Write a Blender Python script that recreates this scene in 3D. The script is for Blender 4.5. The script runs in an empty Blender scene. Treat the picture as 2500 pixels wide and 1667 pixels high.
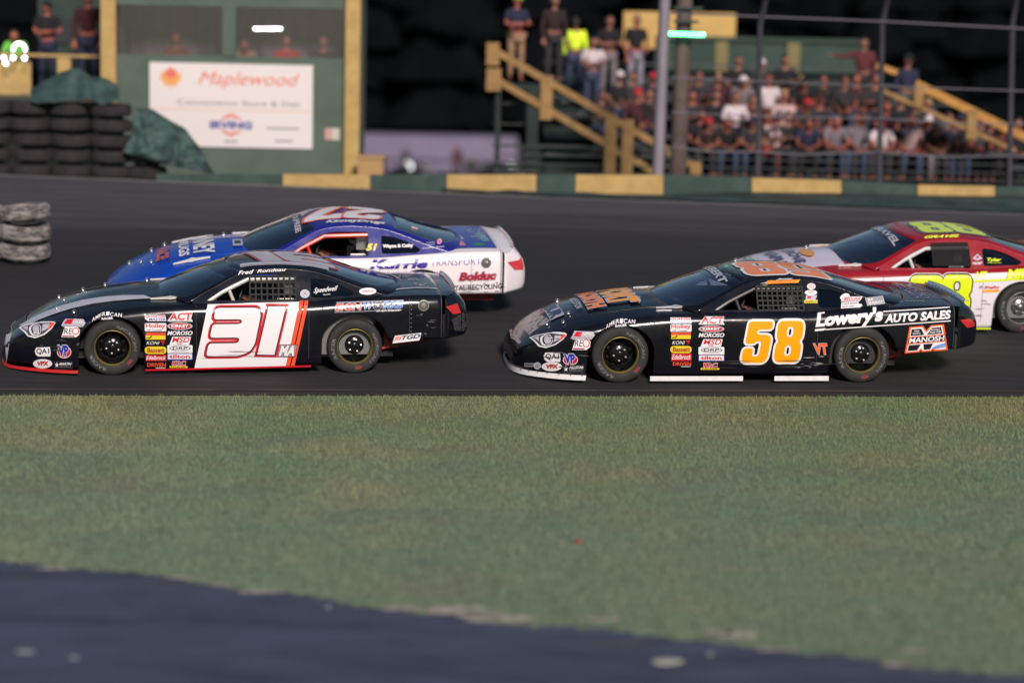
import bpy, bmesh, math, random
from mathutils import Vector, Matrix
from mathutils.geometry import delaunay_2d_cdt
random.seed(7)
R = math.radians
scene = bpy.context.scene
col = scene.collection

# ------------------------------------------------------------------ camera
F_PX, CAM_H, PITCH, ROLL = 5550.0, 4.16, R(8.25), R(1.2)
cd = bpy.data.cameras.new('camera'); cam = bpy.data.objects.new('camera', cd); col.objects.link(cam)
cd.sensor_width = 36; cd.lens = 36*F_PX/2500; cd.clip_start = .5; cd.clip_end = 900
cam.location = (0, 0, CAM_H)
cam.matrix_world = Matrix.Translation((0, 0, CAM_H)) @ Matrix.Rotation(R(90)-PITCH, 4, 'X') @ Matrix.Rotation(ROLL, 4, 'Z')
cd.dof.use_dof = True; cd.dof.focus_distance = 25.4; cd.dof.aperture_fstop = .48
scene.camera = cam

# ------------------------------------------------------------------ sky, floodlight, exposure
LIGHT_AZ, LIGHT_EL = R(166), R(29)      # where the light comes from (compass angle from +Y, clockwise), elevation
world = bpy.data.worlds.new('World'); scene.world = world; world.use_nodes = True
wn = world.node_tree; bg = wn.nodes['Background']
sky = wn.nodes.new('ShaderNodeTexSky'); sky.sky_type = 'NISHITA'; sky.sun_disc = False
sky.sun_elevation = LIGHT_EL; sky.sun_rotation = LIGHT_AZ; sky.air_density = 1.4; sky.dust_density = 0; sky.ozone_density = 2.5
wn.links.new(sky.outputs[0], bg.inputs[0]); bg.inputs[1].default_value = .058
sd = bpy.data.lights.new('floodlight_sun', 'SUN'); sun = bpy.data.objects.new('floodlight_sun', sd); col.objects.link(sun)
sd.energy = 4.0; sd.angle = R(11); sd.color = (1, .87, .78)
ld = Vector((math.sin(LIGHT_AZ)*math.cos(LIGHT_EL), math.cos(LIGHT_AZ)*math.cos(LIGHT_EL), math.sin(LIGHT_EL)))
sun.rotation_euler = ld.to_track_quat('Z', 'Y').to_euler(); sun.location = (0, -30, 30)
vs = scene.view_settings; vs.view_transform = 'Standard'; vs.look = 'None'; vs.gamma = 1; vs.use_curve_mapping = False; vs.exposure = 0
scene.cycles.max_bounces = 6; scene.cycles.use_denoising = True

# ------------------------------------------------------------------ measuring: photograph pixel <-> place
_fw = Vector((0, math.cos(PITCH), -math.sin(PITCH))); _r = Vector((1, 0, 0)); _u = _r.cross(_fw)
_c, _s = math.cos(ROLL), math.sin(ROLL)
RT = _r*_c + _u*_s; UP = -_r*_s + _u*_c; OO = Vector((0, 0, CAM_H))
def ray(px, py): return _fw + RT*((px-1250)/F_PX) + UP*((833.5-py)/F_PX)
def at(px, py, Y):
    d = ray(px, py); return OO + d*(Y/d.y)
def proj(p):
    d = p-OO; z = d.dot(_fw); return (1250+F_PX*d.dot(RT)/z, 833.5-F_PX*d.dot(UP)/z)
TB, K0, Y0 = math.tan(R(5)), .11564, 24.522          # banked track: rises 5 degrees away from its inner edge
def track_z(x, y): return TB*(y-Y0-K0*x)
def on_track(px, py):
    d = ray(px, py); t = (CAM_H+TB*Y0)/(TB*(d.y-K0*d.x)-d.z); return OO + d*t
def on_flat(px, py, z=0):
    d = ray(px, py); return OO + d*((z-CAM_H)/d.z)

# ------------------------------------------------------------------ materials
MATS = {}
def srgb(r, g, b):
    f = lambda c: c/12.92 if c <= .04045 else ((c+.055)/1.055)**2.4
    return (f(r/255), f(g/255), f(b/255))
def mat(name, color=(.5, .5, .5), rough=.5, metal=0, coat=0, var=0, scale=3, bump=0, bscale=40, spec=.5, stretch=None, emit=0, alpha=1, col2=None, vlo=.4, vhi=.6):
    if name in MATS: return MATS[name]
    m = bpy.data.materials.new(name); m.use_nodes = True; nt = m.node_tree; b = nt.nodes['Principled BSDF']
    b.inputs['Base Color'].default_value = (*color, 1); b.inputs['Roughness'].default_value = rough
    b.inputs['Metallic'].default_value = metal; b.inputs['Coat Weight'].default_value = coat; b.inputs['Coat Roughness'].default_value = .06
    b.inputs['Specular IOR Level'].default_value = spec; b.inputs['Alpha'].default_value = alpha
    if emit:
        b.inputs['Emission Color'].default_value = (*color, 1); b.inputs['Emission Strength'].default_value = emit
    tc = nt.nodes.new('ShaderNodeTexCoord'); src = tc.outputs['Object']
    if stretch:
        mp = nt.nodes.new('ShaderNodeMapping'); mp.inputs['Scale'].default_value = stretch
        nt.links.new(src, mp.inputs[0]); src = mp.outputs[0]
    if var or col2:
        n = nt.nodes.new('ShaderNodeTexNoise'); n.inputs['Scale'].default_value = scale; n.inputs['Detail'].default_value = 5
        n.inputs['Roughness'].default_value = .65; nt.links.new(src, n.inputs['Vector'])
        cr = nt.nodes.new('ShaderNodeValToRGB'); cr.color_ramp.elements[0].position = vlo; cr.color_ramp.elements[1].position = vhi
        c2 = col2 or tuple(c*(1-var) for c in color)
        cr.color_ramp.elements[0].color = (*c2, 1); cr.color_ramp.elements[1].color = (*color, 1)
        nt.links.new(n.outputs['Fac'], cr.inputs[0]); nt.links.new(cr.outputs[0], b.inputs['Base Color'])
        rr = nt.nodes.new('ShaderNodeMapRange'); rr.inputs[3].default_value = min(1, rough*1.35+.04); rr.inputs[4].default_value = rough
        nt.links.new(n.outputs['Fac'], rr.inputs[0]); nt.links.new(rr.outputs[0], b.inputs['Roughness'])
    if bump:
        n2 = nt.nodes.new('ShaderNodeTexNoise'); n2.inputs['Scale'].default_value = bscale; n2.inputs['Detail'].default_value = 4
        nt.links.new(src, n2.inputs['Vector']); bp = nt.nodes.new('ShaderNodeBump'); bp.inputs['Strength'].default_value = bump
        bp.inputs['Distance'].default_value = .02; nt.links.new(n2.outputs['Fac'], bp.inputs['Height']); nt.links.new(bp.outputs[0], b.inputs['Normal'])
    MATS[name] = m; return m
def glass(name, tint, refl=.12, rough=.03):
    if name in MATS: return MATS[name]
    m = bpy.data.materials.new(name); m.use_nodes = True; nt = m.node_tree; nt.nodes.clear()
    o = nt.nodes.new('ShaderNodeOutputMaterial'); tr = nt.nodes.new('ShaderNodeBsdfTransparent'); tr.inputs[0].default_value = (*tint, 1)
    g = nt.nodes.new('ShaderNodeBsdfGlossy'); g.inputs['Roughness'].default_value = rough; g.inputs[0].default_value = (.9, .93, 1, 1)
    fr = nt.nodes.new('ShaderNodeFresnel'); fr.inputs[0].default_value = 1.5
    ma = nt.nodes.new('ShaderNodeMath'); ma.operation = 'ADD'; ma.inputs[1].default_value = refl; ma.use_clamp = True
    mx = nt.nodes.new('ShaderNodeMixShader')
    nt.links.new(fr.outputs[0], ma.inputs[0]); nt.links.new(ma.outputs[0], mx.inputs[0])
    nt.links.new(tr.outputs[0], mx.inputs[1]); nt.links.new(g.outputs[0], mx.inputs[2]); nt.links.new(mx.outputs[0], o.inputs[0])
    MATS[name] = m; return m
def paint(name, color, color2=None, z0=0, slope=0, rough=.22, dirt=.12):
    """car paint: one colour, or two colours split along a straight line (height over the car's length)"""
    if name in MATS: return MATS[name]
    m = mat(name, color, rough=rough, coat=.35, spec=.35); nt = m.node_tree; b = nt.nodes['Principled BSDF']
    tc = nt.nodes.new('ShaderNodeTexCoord'); out = None
    rgb = nt.nodes.new('ShaderNodeRGB'); rgb.outputs[0].default_value = (*color, 1); out = rgb.outputs[0]
    if color2:
        sp = nt.nodes.new('ShaderNodeSeparateXYZ'); nt.links.new(tc.outputs['Object'], sp.inputs[0])
        a = nt.nodes.new('ShaderNodeMath'); a.operation = 'MULTIPLY_ADD'; a.inputs[1].default_value = slope; a.inputs[2].default_value = z0
        nt.links.new(sp.outputs[0], a.inputs[0]); l = nt.nodes.new('ShaderNodeMath'); l.operation = 'LESS_THAN'
        nt.links.new(sp.outputs[2], l.inputs[0]); nt.links.new(a.outputs[0], l.inputs[1])
        mx = nt.nodes.new('ShaderNodeMixRGB'); mx.inputs[1].default_value = (*color, 1); mx.inputs[2].default_value = (*color2, 1)
        nt.links.new(l.outputs[0], mx.inputs[0]); out = mx.outputs[0]
    n = nt.nodes.new('ShaderNodeTexNoise'); n.inputs['Scale'].default_value = 2.2; n.inputs['Detail'].default_value = 8; n.inputs['Roughness'].default_value = .7
    nt.links.new(tc.outputs['Object'], n.inputs['Vector'])
    mr = nt.nodes.new('ShaderNodeMapRange'); mr.inputs[1].default_value = .48; mr.inputs[2].default_value = .8; mr.inputs[3].default_value = 0; mr.inputs[4].default_value = dirt
    nt.links.new(n.outputs['Fac'], mr.inputs[0])
    dm = nt.nodes.new('ShaderNodeMixRGB'); dm.inputs[2].default_value = (.12, .11, .11, 1); nt.links.new(mr.outputs[0], dm.inputs[0]); nt.links.new(out, dm.inputs[1])
    nt.links.new(dm.outputs[0], b.inputs['Base Color'])
    r2 = nt.nodes.new('ShaderNodeMapRange'); r2.inputs[1].default_value = .35; r2.inputs[2].default_value = .75; r2.inputs[3].default_value = rough; r2.inputs[4].default_value = rough+.18
    nt.links.new(n.outputs['Fac'], r2.inputs[0]); nt.links.new(r2.outputs[0], b.inputs['Roughness'])
    n3 = nt.nodes.new('ShaderNodeTexNoise'); n3.inputs['Scale'].default_value = 3.5; nt.links.new(tc.outputs['Object'], n3.inputs['Vector'])
    bp = nt.nodes.new('ShaderNodeBump'); bp.inputs['Strength'].default_value = .12; bp.inputs['Distance'].default_value = .03
    nt.links.new(n3.outputs['Fac'], bp.inputs['Height']); nt.links.new(bp.outputs[0], b.inputs['Normal']); nt.links.new(bp.outputs[0], b.inputs['Coat Normal'])
    return m

# ------------------------------------------------------------------ object helpers
def tag(o, label=None, cat=None, group=None, kind=None):
    if label: o['label'] = label
    if cat: o['category'] = cat
    if group: o['group'] = group
    if kind: o['kind'] = kind
    return o
def empty(name, M=None, loc=None):
    o = bpy.data.objects.new(name, None); col.objects.link(o); o.empty_display_size = .2
    if M is not None: o.matrix_world = M
    if loc is not None: o.location = loc
    return o
class MB:
    """collects simple shapes; build() links them as one mesh object"""
    def __init__(s): s.v = []; s.f = []; s.m = []
    def add(s, vs, fs, mi=0):
        b = len(s.v); s.v += [tuple(v) for v in vs]; s.f += [tuple(i+b for i in f) for f in fs]; s.m += [mi]*len(fs); return s
    def box(s, c, d, mi=0, M=None):
        x, y, z = d[0]/2, d[1]/2, d[2]/2
        vs = [Vector((c[0]+a*x, c[1]+b*y, c[2]+e*z)) for a in (-1, 1) for b in (-1, 1) for e in (-1, 1)]
        if M is not None:
            cc = Vector(c); vs = [cc + M @ (v-cc) for v in vs]
        return s.add(vs, [(0, 1, 3, 2), (4, 6, 7, 5), (0, 4, 5, 1), (2, 3, 7, 6), (0, 2, 6, 4), (1, 5, 7, 3)], mi)
    def prism(s, pts, dv, mi=0):
        """extrude a planar polygon of 3D points by the vector dv"""
        n = len(pts); dv = Vector(dv); vs = [Vector(p) for p in pts]+[Vector(p)+dv for p in pts]
        return s.add(vs, [tuple(range(n))[::-1], tuple(range(n, 2*n))]+[(i, (i+1) % n, n+(i+1) % n, n+i) for i in range(n)], mi)
    def tube(s, pts, r, seg=8, mi=0, cap=True):
        pts = [Vector(p) for p in pts]; rs = r if isinstance(r, (list, tuple)) else [r]*len(pts); rings = []
        for i, p in enumerate(pts):
            d = (pts[min(i+1, len(pts)-1)]-pts[max(i-1, 0)]).normalized()
            a = d.cross(Vector((0, 0, 1))); a = a.normalized() if a.length > .05 else d.cross(Vector((0, 1, 0))).normalized()
            b = d.cross(a); rings += [p+a*(rs[i]*math.cos(2*math.pi*k/seg))+b*(rs[i]*math.sin(2*math.pi*k/seg)) for k in range(seg)]
        fs = [(i*seg+k, i*seg+(k+1) % seg, (i+1)*seg+(k+1) % seg, (i+1)*seg+k) for i in range(len(pts)-1) for k in range(seg)]
        if cap: fs += [tuple(range(seg))[::-1], tuple(range((len(pts)-1)*seg, len(pts)*seg))]
        return s.add(rings, fs, mi)
    def lathe(s, prof, c=(0, 0, 0), axis='y', seg=40, mi=None):
        """profile of (radius, along); mi per segment"""
        c = Vector(c); vs = []
        for r, a in prof:
            for k in range(seg):
                t = 2*math.pi*k/seg; x, y = r*math.cos(t), r*math.sin(t)
                vs.append(c+(Vector((x, a, y)) if axis == 'y' else Vector((x, y, a))))
        b = len(s.v); s.v += [tuple(v) for v in vs]
        for i in range(len(prof)-1):
            for k in range(seg):
                s.f.append((b+i*seg+k, b+i*seg+(k+1) % seg, b+(i+1)*seg+(k+1) % seg, b+(i+1)*seg+k)); s.m.append(mi[i] if mi else 0)
        return s
    def ball(s, c, r, seg=10, rings=7, mi=0, M=None):
        c = Vector(c); vs = []
        for i in range(rings+1):
            th = math.pi*i/rings
            for k in range(seg):
                p = 2*math.pi*k/seg; v = Vector((r[0]*math.sin(th)*math.cos(p), r[1]*math.sin(th)*math.sin(p), r[2]*math.cos(th)))
                vs.append(c+(M @ v if M is not None else v))
        return s.add(vs, [(i*seg+k, i*seg+(k+1) % seg, (i+1)*seg+(k+1) % seg, (i+1)*seg+k) for i in range(rings) for k in range(seg)], mi)
    def build(s, name, mats, parent=None, smooth=None, bevel=0):
        me = bpy.data.meshes.new(name); me.from_pydata(s.v, [], s.f)
        for m in (mats if isinstance(mats, (list, tuple)) else [mats]): me.materials.append(m)
        me.polygons.foreach_set('material_index', s.m)
        if smooth is not None:
            me.polygons.foreach_set('use_smooth', [True]*len(me.polygons)); me.update(); me.set_sharp_from_angle(angle=R(smooth))
        me.validate(); me.update()
        o = bpy.data.objects.new(name, me); col.objects.link(o)
        if parent: o.parent = parent
        if bevel:
            bv = o.modifiers.new('bevel', 'BEVEL'); bv.width = bevel; bv.segments = 2; bv.limit_method = 'ANGLE'; bv.angle_limit = R(50)
        return o
def pchip(tab):
    xs = [a for a, b in tab]; ys = [b for a, b in tab]; n = len(xs)
    d = [(ys[i+1]-ys[i])/(xs[i+1]-xs[i]) for i in range(n-1)]; m = [d[0]]
    for i in range(1, n-1): m.append(0 if d[i-1]*d[i] <= 0 else 2*d[i-1]*d[i]/(d[i-1]+d[i]))
    m.append(d[-1])
    def f(x):
        if x <= xs[0]: return ys[0]
        if x >= xs[-1]: return ys[-1]
        i = 0
        while x > xs[i+1]: i += 1
        h = xs[i+1]-xs[i]; t = (x-xs[i])/h
        return (2*t**3-3*t*t+1)*ys[i]+(t**3-2*t*t+t)*h*m[i]+(-2*t**3+3*t*t)*ys[i+1]+(t**3-t*t)*h*m[i+1]
    return f

# flat shapes: lettering and outlines as triangles in a unit frame
def _curve_mesh(cu):
    ob = bpy.data.objects.new('tmp', cu); me = ob.to_mesh()
    me.calc_loop_triangles(); v = [(p.co.x, p.co.y) for p in me.vertices]; t = [tuple(l.vertices) for l in me.loop_triangles]
    ob.to_mesh_clear(); bpy.data.objects.remove(ob); bpy.data.curves.remove(cu); return v, t
GEO = {}
def text_geo(s, bold=0., grow=0., shear=0., space=1.):
    key = (s, bold, grow, shear, space)
    if key in GEO: return GEO[key]
    def mk(off):
        cu = bpy.data.curves.new('t', 'FONT'); cu.body = s; cu.offset = off; cu.shear = shear; cu.resolution_u = 3; cu.space_character = space; cu.fill_mode = 'FRONT'; return _curve_mesh(cu)
    k0 = ('box', s, bold, shear, space)
    if k0 not in GEO:
        v, t = mk(bold); xs = [a for a, b in v]; ys = [b for a, b in v]; GEO[k0] = (min(xs), min(ys), max(xs)-min(xs), max(ys)-min(ys)); GEO[(s, bold, 0., shear, space)] = ([((a-min(xs))/GEO[k0][2], (b-min(ys))/GEO[k0][3]) for a, b in v], t)
    if grow:
        x0, y0, w, h = GEO[k0]; v, t = mk(bold+grow*h); GEO[key] = ([((a-x0)/w, (b-y0)/h) for a, b in v], t)
    return GEO[key]
def rounded(poly, r, asp=1.):
    out = []; n = len(poly)
    for i in range(n):
        p0, p1, p2 = Vector(poly[i-1]), Vector(poly[i]), Vector(poly[(i+1) % n])
        S = Vector((asp, 1)); a = (p0-p1)*S; b = (p2-p1)*S; ra = min(r, a.length*.45); rb = min(r, b.length*.45)
        A = p1+Vector(((a.normalized()*ra).x/asp, (a.normalized()*ra).y)); B = p1+Vector(((b.normalized()*rb).x/asp, (b.normalized()*rb).y))
        for t in (0, .33, .67, 1): out.append(tuple(A*(1-t)**2+p1*2*t*(1-t)+B*t*t))
    return out
def poly_geo(polys, grow=0., asp=1.):
    """polys in a unit box (height 1, width asp); grow is a share of the height"""
    cu = bpy.data.curves.new('p', 'CURVE'); cu.dimensions = '2D'; cu.fill_mode = 'FRONT'; cu.offset = grow
    for p in polys:
        sp = cu.splines.new('POLY'); sp.points.add(len(p)-1); sp.use_cyclic_u = True
        for i, q in enumerate(p): sp.points[i].co = (q[0]*asp, q[1], 0, 1)
    v, t = _curve_mesh(cu); return [(a/asp, b) for a, b in v], t
DIGIT = {
 '8': [[(.12, 0), (.88, 0), (1, .1), (1, .42), (.9, .51), (1, .6), (1, .9), (.88, 1), (.12, 1), (0, .9), (0, .6), (.1, .51), (0, .42), (0, .1)], [(.38, .16), (.62, .16), (.62, .41), (.38, .41)], [(.38, .61), (.62, .61), (.62, .85), (.38, .85)]],
 '5': [[(0, .1), (.12, 0), (.88, 0), (1, .1), (1, .58), (.88, .68), (.4, .68), (.4, .8), (.95, .8), (.95, 1), (.02, 1), (.02, .46), (.38, .46), (.42, .52), (.6, .52), (.64, .48), (.64, .2), (.6, .16), (.42, .16), (.38, .2), (.38, .36), (0, .36)]],
 '9': [[(0, .1), (.12, 0), (.88, 0), (1, .1), (1, .9), (.88, 1), (.12, 1), (0, .9), (0, .46), (.12, .37), (.62, .37), (.62, .2), (.38, .2), (.38, .27), (0, .27)], [(.38, .55), (.62, .55), (.62, .82), (.38, .82)]],
 '2': [[(0, 0), (1, 0), (1, .22), (.44, .22), (.95, .5), (1, .6), (1, .9), (.88, 1), (.12, 1), (0, .9), (0, .66), (.36, .66), (.36, .8), (.64, .8), (.64, .62), (.05, .32), (0, .24)]],
 '7': [[(.15, 0), (.55, 0), (1, .76), (1, 1), (0, 1), (0, .66), (.24, .66), (.28, .77), (.58, .77)]],
 '3': [[(0, 0), (.70, 0), (.92, .08), (1, .25), (1, .88), (.9, 1), (0, 1), (0, .77), (.58, .77), (.62, .74), (.62, .70), (.58, .67), (0, .67), (0, .39), (.6, .39), (.64, .36), (.64, .30), (.6, .27), (0, .27)]],
 '1': [[(0, 0), (1, 0), (1, 1), (0, 1)]]}
# ------------------------------------------------------------------ the late model stock car
# local frame: u along the car (0 = front axle, 2.69 = rear axle, nose negative), y across (-0.955 = near side), z up
HW = pchip([(-1.24, .30), (-1.225, .38), (-1.18, .52), (-1.05, .66), (-.9, .76), (-.75, .84), (-.6, .895), (-.45, .935), (-.25, .95), (.5, .955), (2., .955), (3., .955), (3.5, .945), (3.74, .93)])
ZS = pchip([(-1.24, .10), (-1.22, .17), (-1.19, .23), (-1.1, .31), (-1., .37), (-.85, .44), (-.76, .48), (-.5, .55), (-.3, .60), (0, .658), (.2, .688), (.5, .718), (.82, .737), (1.2, .745), (2.1, .755), (2.6, .79), (3., .815), (3.4, .832), (3.8, .832)])
ZC = pchip([(-1.24, .12), (-1.22, .20), (-1.19, .28), (-1.1, .37), (-1., .44), (-.85, .525), (-.76, .57), (-.6, .635), (-.32, .715), (0, .77), (.3, .805), (.5, .815), (.9, .80), (1.2, .78), (2.7, .82), (2.95, .85), (3.2, .865), (3.5, .872), (3.86, .86)])
PZ = pchip([(.43, .80), (.62, .885), (.82, .962), (1.0, 1.024), (1.15, 1.073), (1.28, 1.105), (1.5, 1.136), (1.86, 1.15), (2.2, 1.128), (2.45, 1.082), (2.62, 1.038), (2.85, .972), (3.05, .922), (3.22, .887), (3.34, .862)])
SH = pchip([(.43, .40), (.82, .31), (1.28, .15), (1.6, .05), (1.86, 0), (2.2, -.02), (2.45, -.07), (2.85, -.15), (3.34, -.26)])
def side_y(u, z):
    h = HW(u); s = (z-.1)/max(.02, ZS(u)-.1); d = 0
    if s > .45: d += .02*((s-.45)/.55)**2
    if s > .84: d += .05*((s-.84)/.16)**2
    if s < .45: d += .022*((.45-s)/.45)**2
    return max(.02, h-d*h/.955)
def top_z(u, y):
    q = min(1, abs(y)/side_y(u, ZS(u))); return ZS(u)+(ZC(u)-ZS(u))*(1-q**2.3)
def gw(z): return .872-(z-.053-.75)*.6
def drop(t): return .018*t*t+.035*t**8
def roof_z(u, y):
    p = u
    for _ in range(8):
        t = min(1, abs(y)/gw(PZ(p))); p = u-SH(p)*t*t
    return PZ(p)-drop(t)
def gside_y(z): return .872-(z-.75)*.6
TAILU = pchip([(.34, 3.985), (.38, 4.01), (.45, 4.02), (.6, 4.015), (.7, 3.985), (.80, 3.91), (.9, 3.86)])
def tail_u(y, z):
    q = max(0, min(1, (abs(y)-.60)/.33)); q = q*q*(1.6-.6*q); return TAILU(z)-(TAILU(z)-3.705)*q-.03*(abs(y)/.93)**2*(1-q)
class Surf:
    def __init__(s, nf=1., tf=1.): s.nf, s.tf = nf, tf
    def U(s, u):
        if u < -.4: u = -.4+(u+.4)*s.nf
        if u > 3.1: u = 3.1+(u-3.1)*s.tf
        return u-1.345
    def pt(s, kind, a, b, off=0.):
        if kind == 'side':
            top = ZS(a)
            if b > top:  b = top+(b-top)*.6; y = side_y(a, top)-(b-top)*1.6; return Vector((s.U(a), -y-off*.5, b+off))
            return Vector((s.U(a), -side_y(a, b)-off, b+off*.3))
        if kind == 'top': return Vector((s.U(a), b, top_z(a, b)+off))
        if kind == 'roof': return Vector((s.U(a), b, roof_z(a, b)+off))
        if kind == 'gside': return Vector((s.U(a), -gside_y(b)-off, b+off*.5))
        if kind == 'tail': return Vector((s.U(tail_u(a, b))+off, a, b))
def grid_obj(name, rows, mats, parent, keep=None, mi=None, smooth=40, thick=0):
    """rows: list of lists of points"""
    mb = MB(); n = len(rows[0]); mb.v = [tuple(p) for r in rows for p in r]
    for i in range(len(rows)-1):
        for j in range(n-1):
            if keep is None or keep(i, j):
                mb.f.append((i*n+j, (i+1)*n+j, (i+1)*n+j+1, i*n+j+1)); mb.m.append(mi(i, j) if mi else 0)
    o = mb.build(name, mats, parent, smooth=smooth)
    bm = bmesh.new(); bm.from_mesh(o.data); bmesh.ops.delete(bm, geom=[v for v in bm.verts if not v.link_faces], context='VERTS')
    bmesh.ops.recalc_face_normals(bm, faces=bm.faces[:]); bm.to_mesh(o.data); bm.free()
    if thick:
        m = o.modifiers.new('thickness', 'SOLIDIFY'); m.thickness = thick; m.offset = 0
    return o

class Car:
    def __init__(c, name, label, contact_f=None, contact_r=None, frame=None, s=None, nf=1., tf=1., roll=0., zf=1.):
        nrm = Vector((TB*K0, -TB, 1)).normalized()
        if frame: o, x = frame; sc = s
        else:
            o = on_track(*contact_f); r = on_track(*contact_r); L = (r-o).length; x = (r-o)/L; sc = s or L/2.69
        y = nrm.cross(x); c.o, c.x, c.y, c.n, c.s = o, x, y, nrm, sc
        org = o+(x*1.345+y*.955)*sc
        M = Matrix((( x.x, y.x, nrm.x, org.x), (x.y, y.y, nrm.y, org.y), (x.z, y.z, nrm.z, org.z), (0, 0, 0, 1))) @ Matrix.Scale(sc, 4)
        c.B = Matrix.Translation((0, 0, .3)) @ Matrix.Rotation(R(-roll), 4, 'X') @ Matrix.Translation((0, 0, -.3+.1*(1-zf))) @ Matrix.Diagonal((1, 1, zf, 1)); c.M = M @ c.B; c.Mg = M; c.root = empty(name, M); tag(c.root, label, 'race car', 'stock cars racing in the pack'); c.sf = Surf(nf, tf)
    def find(c, kind, px, py, guess=None):
        a, b = guess or {'side': (1.3, .5), 'top': (0, 0), 'roof': (1.8, 0), 'gside': (1.8, .95), 'tail': (-.4, .6)}[kind]
        P = lambda a, b: proj(c.M @ c.sf.pt(kind, a, b))
        for _ in range(14):
            x, y = P(a, b); e = 1e-3; xa, ya = P(a+e, b); xb, yb = P(a, b+e)
            A, B, C_, D = (xa-x)/e, (xb-x)/e, (ya-y)/e, (yb-y)/e; det = A*D-B*C_
            if abs(det) < 1e-6: break
            dx, dy = px-x, py-y; da, db = (D*dx-B*dy)/det, (-C_*dx+A*dy)/det
            a += max(-.5, min(.5, da)); b += max(-.2, min(.2, db))
            if kind in ('top', 'roof'): b = max(-.93, min(.93, b))
            if kind == 'tail': a = max(-.93, min(.5, a))
        return a, b
    # ---------------- shell
    def shell(c, pm, hoodm=None, roofm=None, deckm=None, interior='interior_dark', cage='cage_grey', bumper=None):
        root, sf = c.root, c.sf; hoodm = hoodm or pm; roofm = roofm or pm
        us = [-1.24, -1.235, -1.225, -1.21, -1.19, -1.16, -1.12, -1.07, -1.0, -.92, -.84, -.76, -.68, -.6, -.52, -.44, -.40]
        A1, A2 = (0, .30, .365, .315), (2.69, .30, .375, .335)
        def arch(cu, cz, rx, rz, u):
            q = (u-cu)/rx; return None if abs(q) >= 1 else cz+rz*math.sqrt(1-q*q)
        us += [-.3651]+[-.365*math.cos(math.pi*k/18) for k in range(0, 19)]+[.3651]
        us += [.42, .5, .6, .7, .8, .87, .95, 1.05, 1.2, 1.35, 1.5, 1.65, 1.8, 1.95, 2.1, 2.2, 2.27, 2.3149]
        us += [2.69-.375*math.cos(math.pi*k/18) for k in range(0, 18)]+[3.066, 3.1, 3.16, 3.24, 3.32, 3.4, 3.48, 3.56, 3.62, 3.68]
        base = pchip([(-1.24, .06), (-.4, .03), (-.36, .03), (.36, .045), (2.31, .055), (2.4, .2), (3.0, .33), (3.1, .345), (3.68, .34)])
        fr = [0, .06, .14, .25, .4, .5, .6, .7, .78, .84, .87, .9, .925, .95, .975, 1]; tf_ = [.985, .95, .9, .8, .7, .6, .5, .35, .2, 0]
        rows = []
        for u in us:
            zb = base(u)
            for (cu, cz, rx, rz) in (A1, A2):
                a = arch(cu, cz, rx, rz, u)
                if abs(abs(u-cu)-rx) < 1e-9: a = cz
                if a is not None and not (cu > 1 and u > 3.0 and a < .345): zb = max(zb, a) if a >= cz else zb
            if u > 3.06: zb = .345
            zs = ZS(u); zb = min(zb, zs-.01); pts = []
            for f in fr:
                z = zb+(zs-zb)*f; pts.append(Vector((sf.U(u), -side_y(u, z), z)))
            ysh = side_y(u, zs)
            for f in tf_: pts.append(Vector((sf.U(u), -ysh*f, top_z(u, ysh*f))))
            rows.append(pts+[Vector((p.x, -p.y, p.z)) for p in pts[-2::-1]])
        n = len(rows[0]); cut = len(fr)+1
        def keep(i, j):
            return not (cut <= j < n-1-cut and us[i] >= .869 and us[i+1] <= 2.96)
        b = grid_obj('body_shell', rows, [pm], root, keep, thick=.003, smooth=28)
        # hood panel
        hu = [-.72+.04*k for k in range(32)]; hy = [-.62+.62*k/8 for k in range(17)]
        rows = [[Vector((sf.U(u), y*(1-.12*max(0, -.3-u)), top_z(u, y)+.007+.016*max(0, 1-(abs(y)/.3)**2)*max(0, min(1, (u+.5)*2)))) for y in hy] for u in hu]
        rows = [[Vector((p.x, p.y, p.z-.012)) for p in rows[0]]]+rows+[[Vector((p.x, p.y, p.z-.012)) for p in rows[-1]]]
        rows = [[Vector((r[0].x, r[0].y-.001, r[0].z-.012))]+r+[Vector((r[-1].x, r[-1].y+.001, r[-1].z-.012))] for r in rows]
        grid_obj('hood', rows, [hoodm], root, smooth=30)
        # deck lid and rear fascia
        ys = [-1, -.95, -.9, -.85, -.8, -.75, -.7, -.66, -.62, -.5, -.35, -.18, 0, .18, .35, .5, .62, .66, .7, .75, .8, .85, .9, .95, 1]; du = [0, .2, .4, .6, .8, 1]
        rows = []
        for f in du:
            r = []
            for t in ys:
                y = t*side_y(3.68, ZS(3.68)); ue = tail_u(y, .9); u = 3.68+(ue-3.68)*f if ue > 3.68 else 3.68+(ue-3.68)*f
                r.append(Vector((sf.U(u), y, top_z(3.68, y)-.012*f)))
            rows.append(r)
        grid_obj('deck_lid', rows, [deckm or pm], root, smooth=40)
        zl = [.885, .86, .84, .78, .7, .6, .5, .42, .37, .345]; rows = []
        for z in zl:
            r = []
            for t in ys:
                y = t*.93; zz = z if z < .84 else top_z(3.68, t*side_y(3.68, ZS(3.68)))-.012-(.885-z)*.8
                yy = y if z < .84 else t*(side_y(3.68, ZS(3.68))+(.93-side_y(3.68, ZS(3.68)))*(.885-z)/.045)
                r.append(Vector((sf.U(tail_u(y, z)), yy, zz)))
            rows.append(r)
        grid_obj('rear_bumper', rows, [bumper or pm], root, smooth=40, thick=.003)
        # greenhouse
        pu = [.43, .5, .58, .66, .74, .82, .9, .98, 1.06, 1.14, 1.2, 1.26, 1.35, 1.45, 1.6, 1.75, 1.86, 2., 2.15, 2.3, 2.4, 2.45, 2.55, 2.65, 2.75, 2.85, 2.95, 3.02, 3.08, 3.14, 3.19, 3.22, 3.28, 3.34]
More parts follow.
